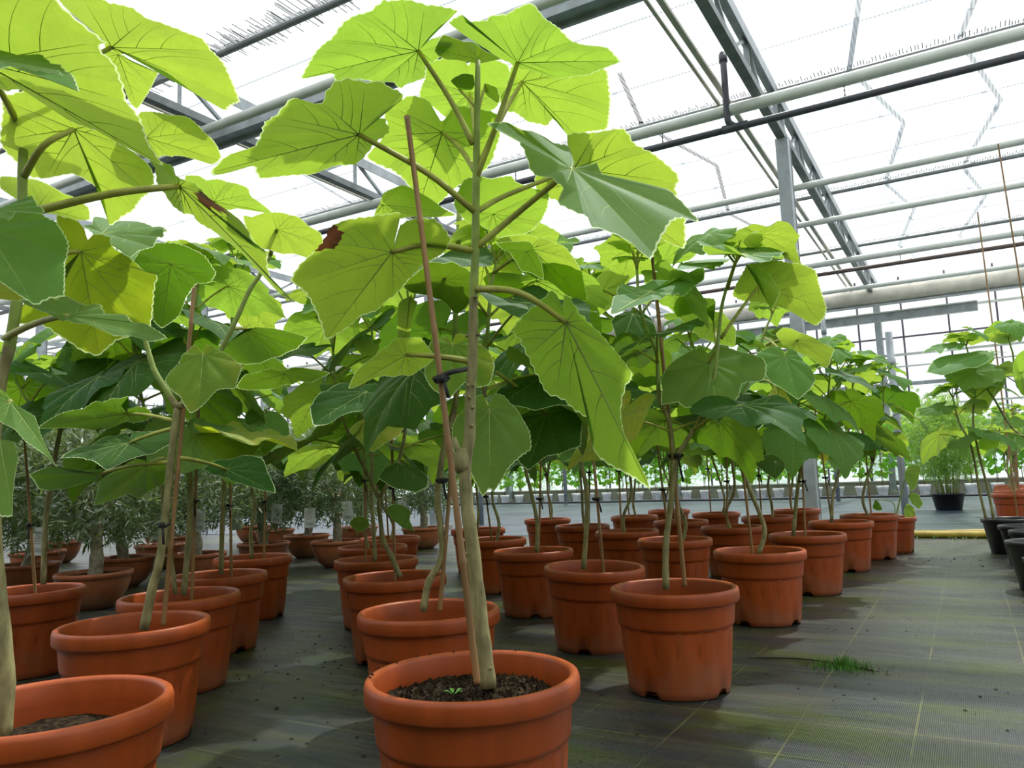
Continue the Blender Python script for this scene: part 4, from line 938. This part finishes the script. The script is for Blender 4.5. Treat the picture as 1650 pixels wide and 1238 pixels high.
# right block
T = PL['L'].traced
T((1142, 585), 2.50, (0, -.82, .55), (1160, 680), [(1064, 612), (1075, 592), (1089, 581), (1108, 567), (1130, 561), (1141, 574), (1150, 560), (1159, 559), (1186, 564), (1210, 569), (1228, 576), (1235, 590), (1232, 610), (1215, 616), (1195, 621), (1190, 641), (1176, 656), (1160, 680), (1143, 666), (1124, 657), (1104, 656), (1093, 646), (1066, 651), (1066, 630)], start=spk('L', 1157, 560), seed=71)
T((1222, 463), 2.55, (.2, .72, .72), (1330, 494), [(1180, 476), (1190, 454), (1205, 427), (1221, 422), (1244, 420), (1283, 425), (1314, 436), (1321, 461), (1331, 492), (1329, 510), (1314, 525), (1279, 506), (1259, 496), (1224, 489), (1200, 486)], start=spk('L', 1162, 545), seed=72)
T((1203, 428), 2.40, (.55, .3, .7), (1244, 497), [(1203, 427), (1221, 431), (1236, 442), (1248, 455), (1257, 471), (1244, 497), (1236, 483), (1228, 462), (1218, 442)], kind='leaf', seed=73)
T((1190, 410), 2.35, (.1, -.38, .92), (1290, 403), [(1120, 410), (1145, 404), (1166, 400), (1186, 393), (1191, 400), (1224, 397), (1240, 390), (1255, 386), (1273, 397), (1291, 404), (1261, 404), (1259, 417), (1219, 420), (1195, 415), (1165, 412), (1140, 416)], start=spk('L', 1172, 465), seed=74)
T((1150, 520), 2.65, (0, .7, .75), (1184, 560), [(1085, 500), (1095, 475), (1115, 470), (1125, 480), (1150, 482), (1153, 490), (1135, 500), (1165, 505), (1185, 530), (1184, 558), (1160, 556), (1130, 545), (1105, 525)], start=spk('L', 1155, 560), seed=75)
T((1050, 470), 2.30, (.1, -.42, .9), (985, 502), [(984, 501), (990, 478), (1005, 458), (1040, 462), (1080, 462), (1110, 448), (1132, 438), (1133, 460), (1100, 474), (1060, 484), (1020, 494)], start=spk('L', 1030, 490), seed=76)
T((1100, 425), 2.50, (.1, -.35, .92), (1180, 425), [(1090, 440), (1100, 425), (1120, 415), (1150, 415), (1185, 418), (1165, 428), (1130, 434)], seed=77)
T((1070, 420), 2.60, (0, .5, .85), (1120, 410), [(1054, 405), (1062, 390), (1090, 388), (1105, 395), (1122, 408), (1110, 420), (1080, 426), (1060, 422)], seed=78)
T((1020, 505), 2.75, (0, -.75, .6), (1000, 560), [(985, 520), (1000, 505), (1025, 500), (1050, 515), (1058, 540), (1050, 560), (1020, 565), (1000, 562)], kind='leaf_old', seed=79)
PL['L'].cane(P(1103, 945, 2.40), P(1050, 405, 2.55), .007); PL['L'].tie(P(1089, 735, 2.44), .016, tail=.08)
T = PL['P'].traced
T((1264, 575), 2.95, (.1, -.85, .5), (1288, 643), [(1217, 572), (1236, 561), (1256, 560), (1264, 571), (1270, 563), (1283, 567), (1304, 592), (1314, 612), (1306, 627), (1287, 643), (1267, 631), (1244, 616), (1234, 605), (1228, 590)], start=spk('P', 1232, 545), seed=81)
T((1285, 548), 3.05, (.3, .6, .75), (1342, 588), [(1250, 540), (1262, 530), (1278, 532), (1300, 540), (1325, 552), (1344, 562), (1340, 575), (1332, 592), (1305, 578), (1280, 566), (1262, 555)], start=spk('P', 1235, 556), seed=82)
T((1252, 625), 2.90, (.3, -.7, .5), (1297, 694), [(1237, 640), (1245, 626), (1262, 625), (1272, 645), (1285, 668), (1299, 694), (1282, 688), (1262, 678), (1250, 662)], kind='leaf_yellow', start=spk('P', 1225, 615), seed=83)
T((1215, 660), 3.1, (.2, -.7, .6), (1280, 695), [(1215, 670), (1222, 655), (1236, 645), (1250, 665), (1265, 680), (1282, 688), (1270, 695), (1245, 685)], kind='leaf', seed=84)
T((1250, 745), 3.2, (0, -.85, .45), (1250, 772), [(1216, 748), (1225, 735), (1245, 733), (1262, 742), (1265, 755), (1250, 772), (1230, 760)], kind='leaf_old', start=spk('P', 1190, 735), seed=85)
PL['G'].cane(P(708, 985, 2.12), P(735, 640, 2.2), .0065); PL['G'].tie(P(712, 775, 2.13), .012)
PL['B'].cane(P(262, 1008, 2.10), P(318, 405, 2.22), .0065); PL['B'].tie(P(289, 606, 2.13), .012, tail=.03)
PL['B'].tie(P(264, 846, 2.10), .013)

# ------------------------------------------------------------------ olive trees in bowls on the left
def lance_cloud(seed, n, rad, center, ln, wd, twig=10, up=.3, shell=.55, flat=1.0):
    """many small lance leaves set along short twigs inside a rounded crown"""
    rg = random.Random(seed); b = MB(); vs_, fs = [], []
    rx, ry, rz = rad
    for k in range(n // twig):
        while True:
            p = np.array([rg.uniform(-1, 1), rg.uniform(-1, 1), rg.uniform(-1, 1)])
            q = np.linalg.norm(p)
            if shell < q < 1 or (q < 1 and rg.random() < .35): break
        lump = 1 + .16 * math.sin(3 * p[0] + seed) * math.cos(4 * p[1]) + .08 * math.sin(7 * p[2])
        c = np.array(center) + p * np.array([rx, ry, rz]) * lump
        d = p / (q + 1e-6) + np.array([rg.gauss(0, .5), rg.gauss(0, .5), up + rg.gauss(0, .4)]); d /= np.linalg.norm(d)
        for j in range(twig):
            base = c + d * (j / twig - .5) * ln * 3.0
            e = d * .8 + np.array([rg.gauss(0, .6), rg.gauss(0, .6), rg.gauss(0, .6)]); e /= np.linalg.norm(e)
            s = np.cross(e, [rg.gauss(0, 1), rg.gauss(0, 1), rg.gauss(0, 1)]); s /= (np.linalg.norm(s) + 1e-9)
            l = ln * rg.uniform(.6, 1.15); o_ = len(vs_)
            vs_ += [base, base + e * l * .45 + s * wd / 2, base + e * l, base + e * l * .45 - s * wd / 2]
            fs.append((o_, o_ + 1, o_ + 2, o_ + 3))
    b.add(vs_, fs); return b
OLF = []
for q in range(3):
    OLF.append(lance_cloud(200 + q, 8500, (.45, .45, .42), (0, 0, .77), .064, .0125).mesh('foliage', 'olive_leaf', False))
def bowl_meshes(r, h_):
    b = MB(); b.lathe([(r * .44, 0), (r * .48, .004), (r * .70, h_ * .20), (r * .86, h_ * .48), (r * .93, h_ * .72), (r * .95, h_ * .88)], 40)
    b.lathe([(r * .90, h_ * .9), (r * .84, h_ * .55), (r * .5, h_ * .15)], 40); b.lathe([(r * .40, 0), (0, .001)], 40)
    body = b.mesh('bowl', 'bowl')
    b = MB(); b.lathe([(r * .95, h_ * .86), (r, h_ * .87), (r * 1.01, h_ * .96), (r * .985, h_), (r * .92, h_), (r * .90, h_ * .88)], 40)
    return body, b.mesh('rim', 'bowl')
BOWL, BRIM = bowl_meshes(.205, .205)
BSOIL = soil_mesh(5, .182)
b = MB(); b.box((0, 0, 0), (.085, .004, .15)); b.tube([(0, 0, .075), (0, .01, .11), (0, .02, .14)], .0015, 4); TAGM = b.mesh('label', 'tag', False)
b = MB()
for k in range(5): b.box((-.01 + .004 * (k % 2), -.0035, .045 - .014 * k), (.045 - .006 * (k % 3), .001, .004))
b.box((0, -.0035, -.045), (.06, .001, .022)); TAGP = b.mesh('print', 'tag_print', False)
olives = [((-4.38, 2.75), 'olive tree in the bowl nearest behind the left edge pots'), ((-4.98, 2.22), 'olive tree in the bowl at the left picture edge'),
          ((-5.45, 2.95), 'olive tree in the second bowl from the left edge'), ((-5.15, 3.45), 'olive tree just behind the nearest olive bowl'),
          ((-6.58, 3.65), 'olive tree at the far left before the dark gap'), ((-7.65, 4.44), 'olive tree deepest in the left corner group'),
          ((-4.78, 3.75), 'olive tree with hanging white labels behind the left front row'), ((-6.0, 4.35), 'olive tree behind the labelled olive trees on the left'),
          ((-4.98, 4.55), 'olive tree in the bowl behind the last pot of the left front row'), ((-6.87, 5.06), 'olive tree in the bowl far behind the left fork'),
          ((-4.43, 4.80), 'olive tree in the wide bowl left of the diagonal pot row'), ((-5.3, 5.35), 'olive tree behind the wide bowl left of the diagonal row'),
          ((-4.65, 6.25), 'olive tree in the last bowl beside the crooked stem'), ((-5.6, 6.4), 'olive tree behind the last olive bowl'),
          ((-6.4, 6.0), 'olive tree in the middle of the far olive group'), ((-7.4, 6.6), 'olive tree at the back of the far olive group')]
for i, (xy, lab) in enumerate(olives):
    e = empty('olive_tree', (xy[0], xy[1], 0), lab, 'olive tree', 'olive trees in terracotta bowls'); rg = random.Random(300 + i)
    o = obj('bowl', BOWL, e); obj('rim', BRIM, o); obj('soil', BSOIL, e, (0, 0, .18))
    b = MB(); lean = rg.uniform(-.03, .03)
    b.tube(smoothpath([(0, 0, .15), (.012, lean, .28), (-.008, lean * 1.5, .42), (.01, lean, .56)]), np.linspace(.042, .026, 13) * np.array([1 + .1 * math.sin(q * 2.1) for q in range(13)]), 10); build('trunk', b, 'bark', e, True)
    b = MB()
    for k in range(7):
        a = k * .9; b.tube(bez((0, lean, .5), (.1 * math.cos(a), .1 * math.sin(a), .62), (.24 * math.cos(a), .24 * math.sin(a), .7 + .12 * (k % 3)), 5), [.013, .011, .009, .006, .003], 6)
    build('branches', b, 'bark', e, True)
    f_ = obj('foliage', OLF[i % 3], e); f_.rotation_euler = (0, 0, rg.uniform(0, 6.28)); f_['kind'] = 'stuff'
    if i in (0, 1, 3, 6, 8, 10, 11, 12, 13):
        for k in range(2 if i in (6, 10, 8) else 1):
            a = 5.1 + (k - .3) * .9 + rg.uniform(-.2, .2)
            t_ = obj('label', TAGM, e, (.30 * math.cos(a), .30 * math.sin(a), .40 + .04 * k)); t_.rotation_euler = (rg.uniform(-.1, .1), rg.uniform(-.12, .12), rg.uniform(.2, .8)); obj('print', TAGP, t_)

# ------------------------------------------------------------------ vines in white pots along the end wall
b = MB(); b.lathe([(.078, 0), (.082, .004), (.112, .19), (.118, .19), (.118, .215), (.108, .215), (.1, .19), (.075, .02), (0, .02)], 24); WP = b.mesh('pot', 'white_pot')
WS = soil_mesh(8, .1)
VF = []
for q in range(5):
    rg = random.Random(400 + q); b = MB(); vs_, fs = [], []
    for k in range(150):
        z = rg.uniform(.62, 1.5) if rg.random() < .9 else rg.uniform(.42, .62); sp_ = .20 if z > .9 else .13
        c = np.array([rg.gauss(0, sp_), rg.gauss(0, .10), z]); s_ = rg.uniform(.035, .085)
        n_ = np.array([rg.gauss(0, .6), -.6 + rg.gauss(0, .6), .6 + rg.gauss(0, .3)]); R3 = frame(np.array([rg.gauss(0, 1), rg.gauss(0, .4), -1.0]), n_)
        o_ = len(vs_); pts = [(0, -.25), (.45, -.5), (.75, .1), (.55, .35), (.5, .8), (0, 1.1), (-.5, .8), (-.55, .35), (-.75, .1), (-.45, -.5)]
        vs_ += [c + R3[:, 0] * x * s_ + R3[:, 1] * y * s_ for x, y in pts]; fs.append(tuple(range(o_, o_ + 10)))
    b.add(vs_, fs); VF.append(b.mesh('foliage', 'vine_leaf', False))
b = MB(); b.tube(smoothpath([(0, 0, .17), (.01, 0, .45), (-.015, .01, .8), (.01, 0, 1.35)]), .008, 6); b.tube(smoothpath([(.0, 0, .62), (.06, 0, .9), (.09, .01, 1.2)]), .005, 5); VS = b.mesh('stem', 'vine')
b = MB(); b.tube([(.02, .02, .15), (.025, .02, .9), (.02, .02, 1.5)], .005, 5); VC = b.mesh('bamboo_cane', 'cane')
x = -13.2; i = 0
while x < 2.4:
    e = empty('potted_vine', (x, 17.55 + .05 * math.sin(i * 2.3), 0), 'young grapevine in a white pot in the long row along the end wall', 'potted vine', 'vines in white pots')
    obj('pot', WP, e); obj('soil', WS, e, (0, 0, .18)); obj('stem', VS, e).rotation_euler = (0, 0, i * 1.7); obj('bamboo_cane', VC, e)
    f_ = obj('foliage', VF[i % 5], e); f_['kind'] = 'stuff'; f_.scale = (1 if i % 2 else -1, 1, 1); x += .40 + .03 * math.sin(i); i += 1

# ------------------------------------------------------------------ black pots, bamboo, right hand plants
def black_pot_mesh(r, h_):
    b = MB(); b.lathe([(0, 0), (r * .72, 0), (r * .74, .004), (r * .94, h_ * .88), (r, h_ * .885), (r * 1.01, h_ * .99), (r * .97, h_), (r * .93, h_ * .97), (r * .70, .015), (0, .015)], 36)
    return b.mesh('pot', 'black_pot')
BP = black_pot_mesh(.175, .24); BPS = black_pot_mesh(.125, .19); BPM = black_pot_mesh(.145, .255)
for (x, y, z, me, lab, rz) in [(.295, 4.72, 0, BP, 'large empty black pot nearest among the pots at the right edge', 0), (.30, 5.2, 0, BPM, 'middle sized empty black pot between the two large ones', 1),
                               (.295, 5.82, 0, BP, 'large empty black pot beside the potted sapling at the right edge', 2), (.30, 4.40, 0, BPS, 'small black pot in front of the others cut by the right edge', 3)]:
    o = obj('black_pot', me, None, (x, y, z)); tag(o, lab, 'pot', 'empty black pots'); o.rotation_euler = (0, 0, rz)
e = empty('potted_bamboo', (-.28, 12.1, 0), 'bushy feathery bamboo in a black pot on the far floor', 'potted bamboo')
obj('pot', black_pot_mesh(.21, .23), e); obj('soil', soil_mesh(3, .17), e, (0, 0, .18))
b = MB(); rg = random.Random(77)
for k in range(34):
    a = rg.uniform(0, 6.28); r_ = rg.uniform(.02, .13); t_ = rg.uniform(.1, .4)
    b.tube(bez((r_ * math.cos(a), r_ * math.sin(a), .17), ((r_ + .08) * math.cos(a), (r_ + .08) * math.sin(a), .8), ((r_ + t_) * math.cos(a), (r_ + t_) * math.sin(a), rg.uniform(1.0, 1.5)), 6), [.005, .005, .004, .004, .003, .002], 5)
build('canes', b, 'stem_green', e, True)
f_ = build('foliage', lance_cloud(501, 9500, (.46, .46, .58), (0, 0, .98), .085, .013, twig=8, up=.0, shell=.2), 'bamboo_leaf', e); f_['kind'] = 'stuff'

def right_plant(k, xy, lab, stems, rg, size, pot, far, canes=(), tiers=5, cat='potted tree'):
    pl = Plant(xy, 'potted_sapling', lab, 'saplings on the right of the aisle', cat)
    if pot == 'black': obj('pot', BP, pl.e); obj('soil', SOILS[0], pl.e, (0, 0, .19)).scale = (.9, .9, 1)
    else: put_pot(pl, rg.uniform(0, 6))
    for j, s_ in enumerate(stems):
        pl.stem(s_, .010, .005, 1.0); foliage(pl, smoothpath(s_, 4), rg, tiers, size, far, zmin=.8, kinds=('leaf', 'leaf', 'leaf'))
    for a, b_ in canes: pl.cane(a, b_, .0065)
    return pl
XR1 = (.21, 6.52)
right_plant('r1', XR1, 'dark-stemmed sapling in the far black pot at the right edge', [px_path([(1602, 842), (1592, 790), (1578, 735), (1568, 680), (1572, 630), (1580, 590)], XR1), px_path([(1590, 842), (1578, 790), (1565, 720), (1545, 680), (1535, 640)], XR1)],
            random.Random(61), .22, 'black', False, [(P(1640, 838, 6.1), P(1575, 342, 6.4))], tiers=3)
XR2 = (.92, 5.95)
PR = right_plant('r2', XR2, 'sapling cut by the right picture edge above the black pots', [[np.array([.92, 5.95, .2]), np.array([.80, 5.9, .75]), P(1652, 705, 5.55), P(1600, 640, 5.5), P(1568, 590, 5.5), P(1556, 556, 5.5)], [np.array([.92, 5.95, .2]), np.array([.93, 5.9, .8]), P(1655, 640, 5.6), P(1632, 570, 5.6), P(1625, 545, 5.6)]],
                 random.Random(62), .25, 'black', False, [(P(1705, 850, 5.6), P(1608, 232, 5.7))], tiers=3)
T = PR.traced
T((1600, 566), 5.4, (-.2, -.35, .9), (1492, 597), [(1492, 597), (1505, 583), (1530, 574), (1560, 570), (1588, 566), (1605, 575), (1590, 585), (1560, 592), (1535, 600), (1515, 605)], seed=91)
T((1545, 556), 5.5, (-.2, -.3, .9), (1486, 568), [(1486, 568), (1500, 558), (1525, 553), (1556, 554), (1545, 565), (1525, 562), (1515, 570), (1505, 566)], seed=92)
T((1600, 545), 5.6, (0, .4, .9), (1550, 548), [(1549, 549), (1570, 541), (1595, 538), (1625, 540), (1645, 548), (1620, 555), (1590, 550), (1565, 557)], seed=93)
T((1610, 610), 5.5, (0, .7, .7), (1585, 665), [(1548, 625), (1562, 605), (1580, 600), (1610, 600), (1622, 612), (1612, 630), (1600, 645), (1588, 664), (1570, 650)], seed=94)
T((1645, 600), 5.2, (0, .6, .7), (1650, 640), [(1632, 600), (1640, 575), (1660, 560), (1690, 570), (1690, 620), (1670, 645), (1645, 635)], seed=95)
for i, (x, y) in enumerate([(.36, 9.5), (.40, 10.3), (.42, 11.1), (.44, 11.9), (.46, 12.7)]):
    rg = random.Random(600 + i); st = generic_stems((x, y), rg, 1.2)
    right_plant('q%d' % i, (x, y), ['nearest', 'second', 'third', 'fourth', 'farthest'][i] + ' terracotta potted sapling in the row beyond the black pots', st[1:], rg, .19, 'terra', True,
                [((x + .05, y, .2), (x + .08, y - .03, 1.25))], tiers=3).stem(st[0], .009, .007, 1.0)

# wilted young plant in the last small pot by the hoses
XYT = on_floor_pot(1437, 833, .255)
W = Plant(XYT, 'potted_sapling', 'small wilted sapling with limp hanging leaves in the last pot before the yellow hoses')
put_pot(W, 1.0, scale=.85)
W.stem(px_path([(1443, 835), (1450, 805), (1456, 780), (1462, 762)], XYT), .006, .004, .2); W.stem(px_path([(1443, 833), (1440, 812), (1425, 805), (1412, 806)], XYT), .004, .003, .2)
dT = depth(XYT, .5)
T = W.traced
T((1462, 760), dT, (.2, -.85, .3), (1472, 790), [(1457, 768), (1460, 755), (1470, 749), (1483, 752), (1481, 768), (1476, 785), (1468, 792), (1462, 780)], seed=1, prad=.003)
T((1466, 796), dT, (.3, -.85, .3), (1484, 818), [(1464, 802), (1470, 794), (1480, 797), (1487, 812), (1480, 821), (1470, 812)], seed=2)
T((1462, 815), dT, (-.2, -.85, .3), (1470, 845), [(1456, 822), (1462, 812), (1472, 818), (1475, 832), (1470, 845), (1460, 838)], seed=3)
T((1411, 806), dT, (-.2, -.85, .3), (1418, 823), [(1406, 818), (1410, 806), (1416, 810), (1422, 822), (1412, 823)], 'leaf_old', seed=4)

# ------------------------------------------------------------------ small things on the floor
b = MB(); rg = random.Random(12)
for k in range(420):
    a = rg.uniform(0, 6.28); r_ = abs(rg.gauss(0, .045)); x, y = r_ * math.cos(a) * 1.5, r_ * math.sin(a) * .8; h_ = rg.uniform(.012, .055) * max(.25, 1 - r_ * 7); t_ = rg.uniform(0, 6.28)
    b.add([(x - .0012, y, 0), (x + .0012, y, 0), (x + .014 * math.cos(t_), y + .014 * math.sin(t_), h_)], [(0, 1, 2)])
tag(build('weed_clump', b, 'weed', None, False, (-.41, 2.77, .0)), 'small bright green weed tuft growing through the aisle cloth', 'weed', kind='stuff')
rg = random.Random(31)
def crumb_patch(cx, cy, sx, sy, n, smin, smax, lab):
    b = MB()
    for k in range(n):
        x, y, s_ = rg.gauss(0, sx), rg.gauss(0, sy), rg.uniform(smin, smax)
        vs_ = [(x + s_ * rg.uniform(.6, 1.2) * math.cos(a), y + s_ * rg.uniform(.6, 1.2) * math.sin(a), 0) for a in np.arange(0, 6.2, 1.05)] + [(x, y, s_ * rg.uniform(.3, .7))]
        b.add(vs_, [(i_, (i_ + 1) % 6, 6) for i_ in range(6)])
    tag(build('soil_crumbs', b, 'crumb', None, False, (cx, cy, .001)), lab, 'soil crumbs', kind='stuff')
crumb_patch(-1.25, 2.55, .5, .55, 90, .002, .006, 'dark soil crumbs scattered between the foremost and second row pots')
crumb_patch(-2.0, 2.3, .35, .3, 150, .002, .008, 'heap of soil crumbs along the fold left of the crooked sapling')
crumb_patch(-.55, 3.6, .12, .22, 30, .002, .007, 'soil crumbs beside the second aisle pot')
crumb_patch(-.35, 2.2, .5, .4, 22, .002, .006, 'few soil crumbs on the open aisle cloth')
crumb_patch(-.3, 6.0, .3, .25, 60, .003, .010, 'soil crumbs by the wilted sapling')
crumb_patch(-1.35, 1.45, .25, .25, 40, .002, .008, 'soil crumbs left of the foremost pot')
# soil bits on the foremost pot's rim and a green seedling in its soil
b = MB(); rg = random.Random(3)
for k in range(16):
    a = rg.uniform(1.2, 4.2); r_ = rg.uniform(.176, .190); s_ = rg.uniform(.001, .0035)
    b.box((r_ * math.cos(a), r_ * math.sin(a), .3015), (s_ * 1.4, s_, s_))
build('soil_bits', b, 'crumb', F.e)['kind'] = 'stuff'
b = MB(); c = np.array([-.02, -.03, .268])
for k in range(5):
    a = k * 1.26; b.add([c, c + np.array([math.cos(a) * .012 - math.sin(a) * .004, math.sin(a) * .012 + math.cos(a) * .004, .008]), c + np.array([math.cos(a) * .02, math.sin(a) * .02, .007]), c + np.array([math.cos(a) * .012 + math.sin(a) * .004, math.sin(a) * .012 - math.cos(a) * .004, .008])], [(0, 1, 2, 3)])
build('seedling_weed', b, 'weed', F.e)
b = MB(); rg = random.Random(4)
for k in range(900):
    a = rg.uniform(0, 6.28); r_ = .165 * math.sqrt(rg.random()); s_ = rg.uniform(.0015, .006); x, y = r_ * math.cos(a), r_ * math.sin(a)
    z = .254 + .012 * (1 - (r_ / .169) ** 2) + rg.uniform(0, .006)
    b.add([(x - s_, y - s_ * .6, z - .003), (x + s_, y - s_ * .5, z - .003), (x + s_ * .3, y + s_, z - .003), (x, y, z + s_ * .8)], [(0, 1, 3), (1, 2, 3), (2, 0, 3), (0, 2, 1)])
build('soil_clods', b, 'soil', F.e)['kind'] = 'stuff'
# bushes outside the end wall, dim through the glass
for i, (x, y, r_) in enumerate([(-1.0, 24, 1.3), (4.6, 25, 1.5), (-5.0, 25, 1.4), (-9.5, 26, 1.6), (-14.5, 26, 1.7)]):
    b = lance_cloud(700 + i, 2600, (r_ * 1.3, r_, r_), (0, 0, r_ * .8), .22, .10, twig=6)
    o = build('outdoor_bush', b, 'hedge', None, False, (x, y, 0)); tag(o, ['green bush outside the glass behind the potted bamboo', 'green bush outside the glass at the right edge', 'green bush outside the glass behind the far poles', 'green bush outside the glass behind the middle vines', 'green bush outside the glass behind the olive trees'][i], 'bush')
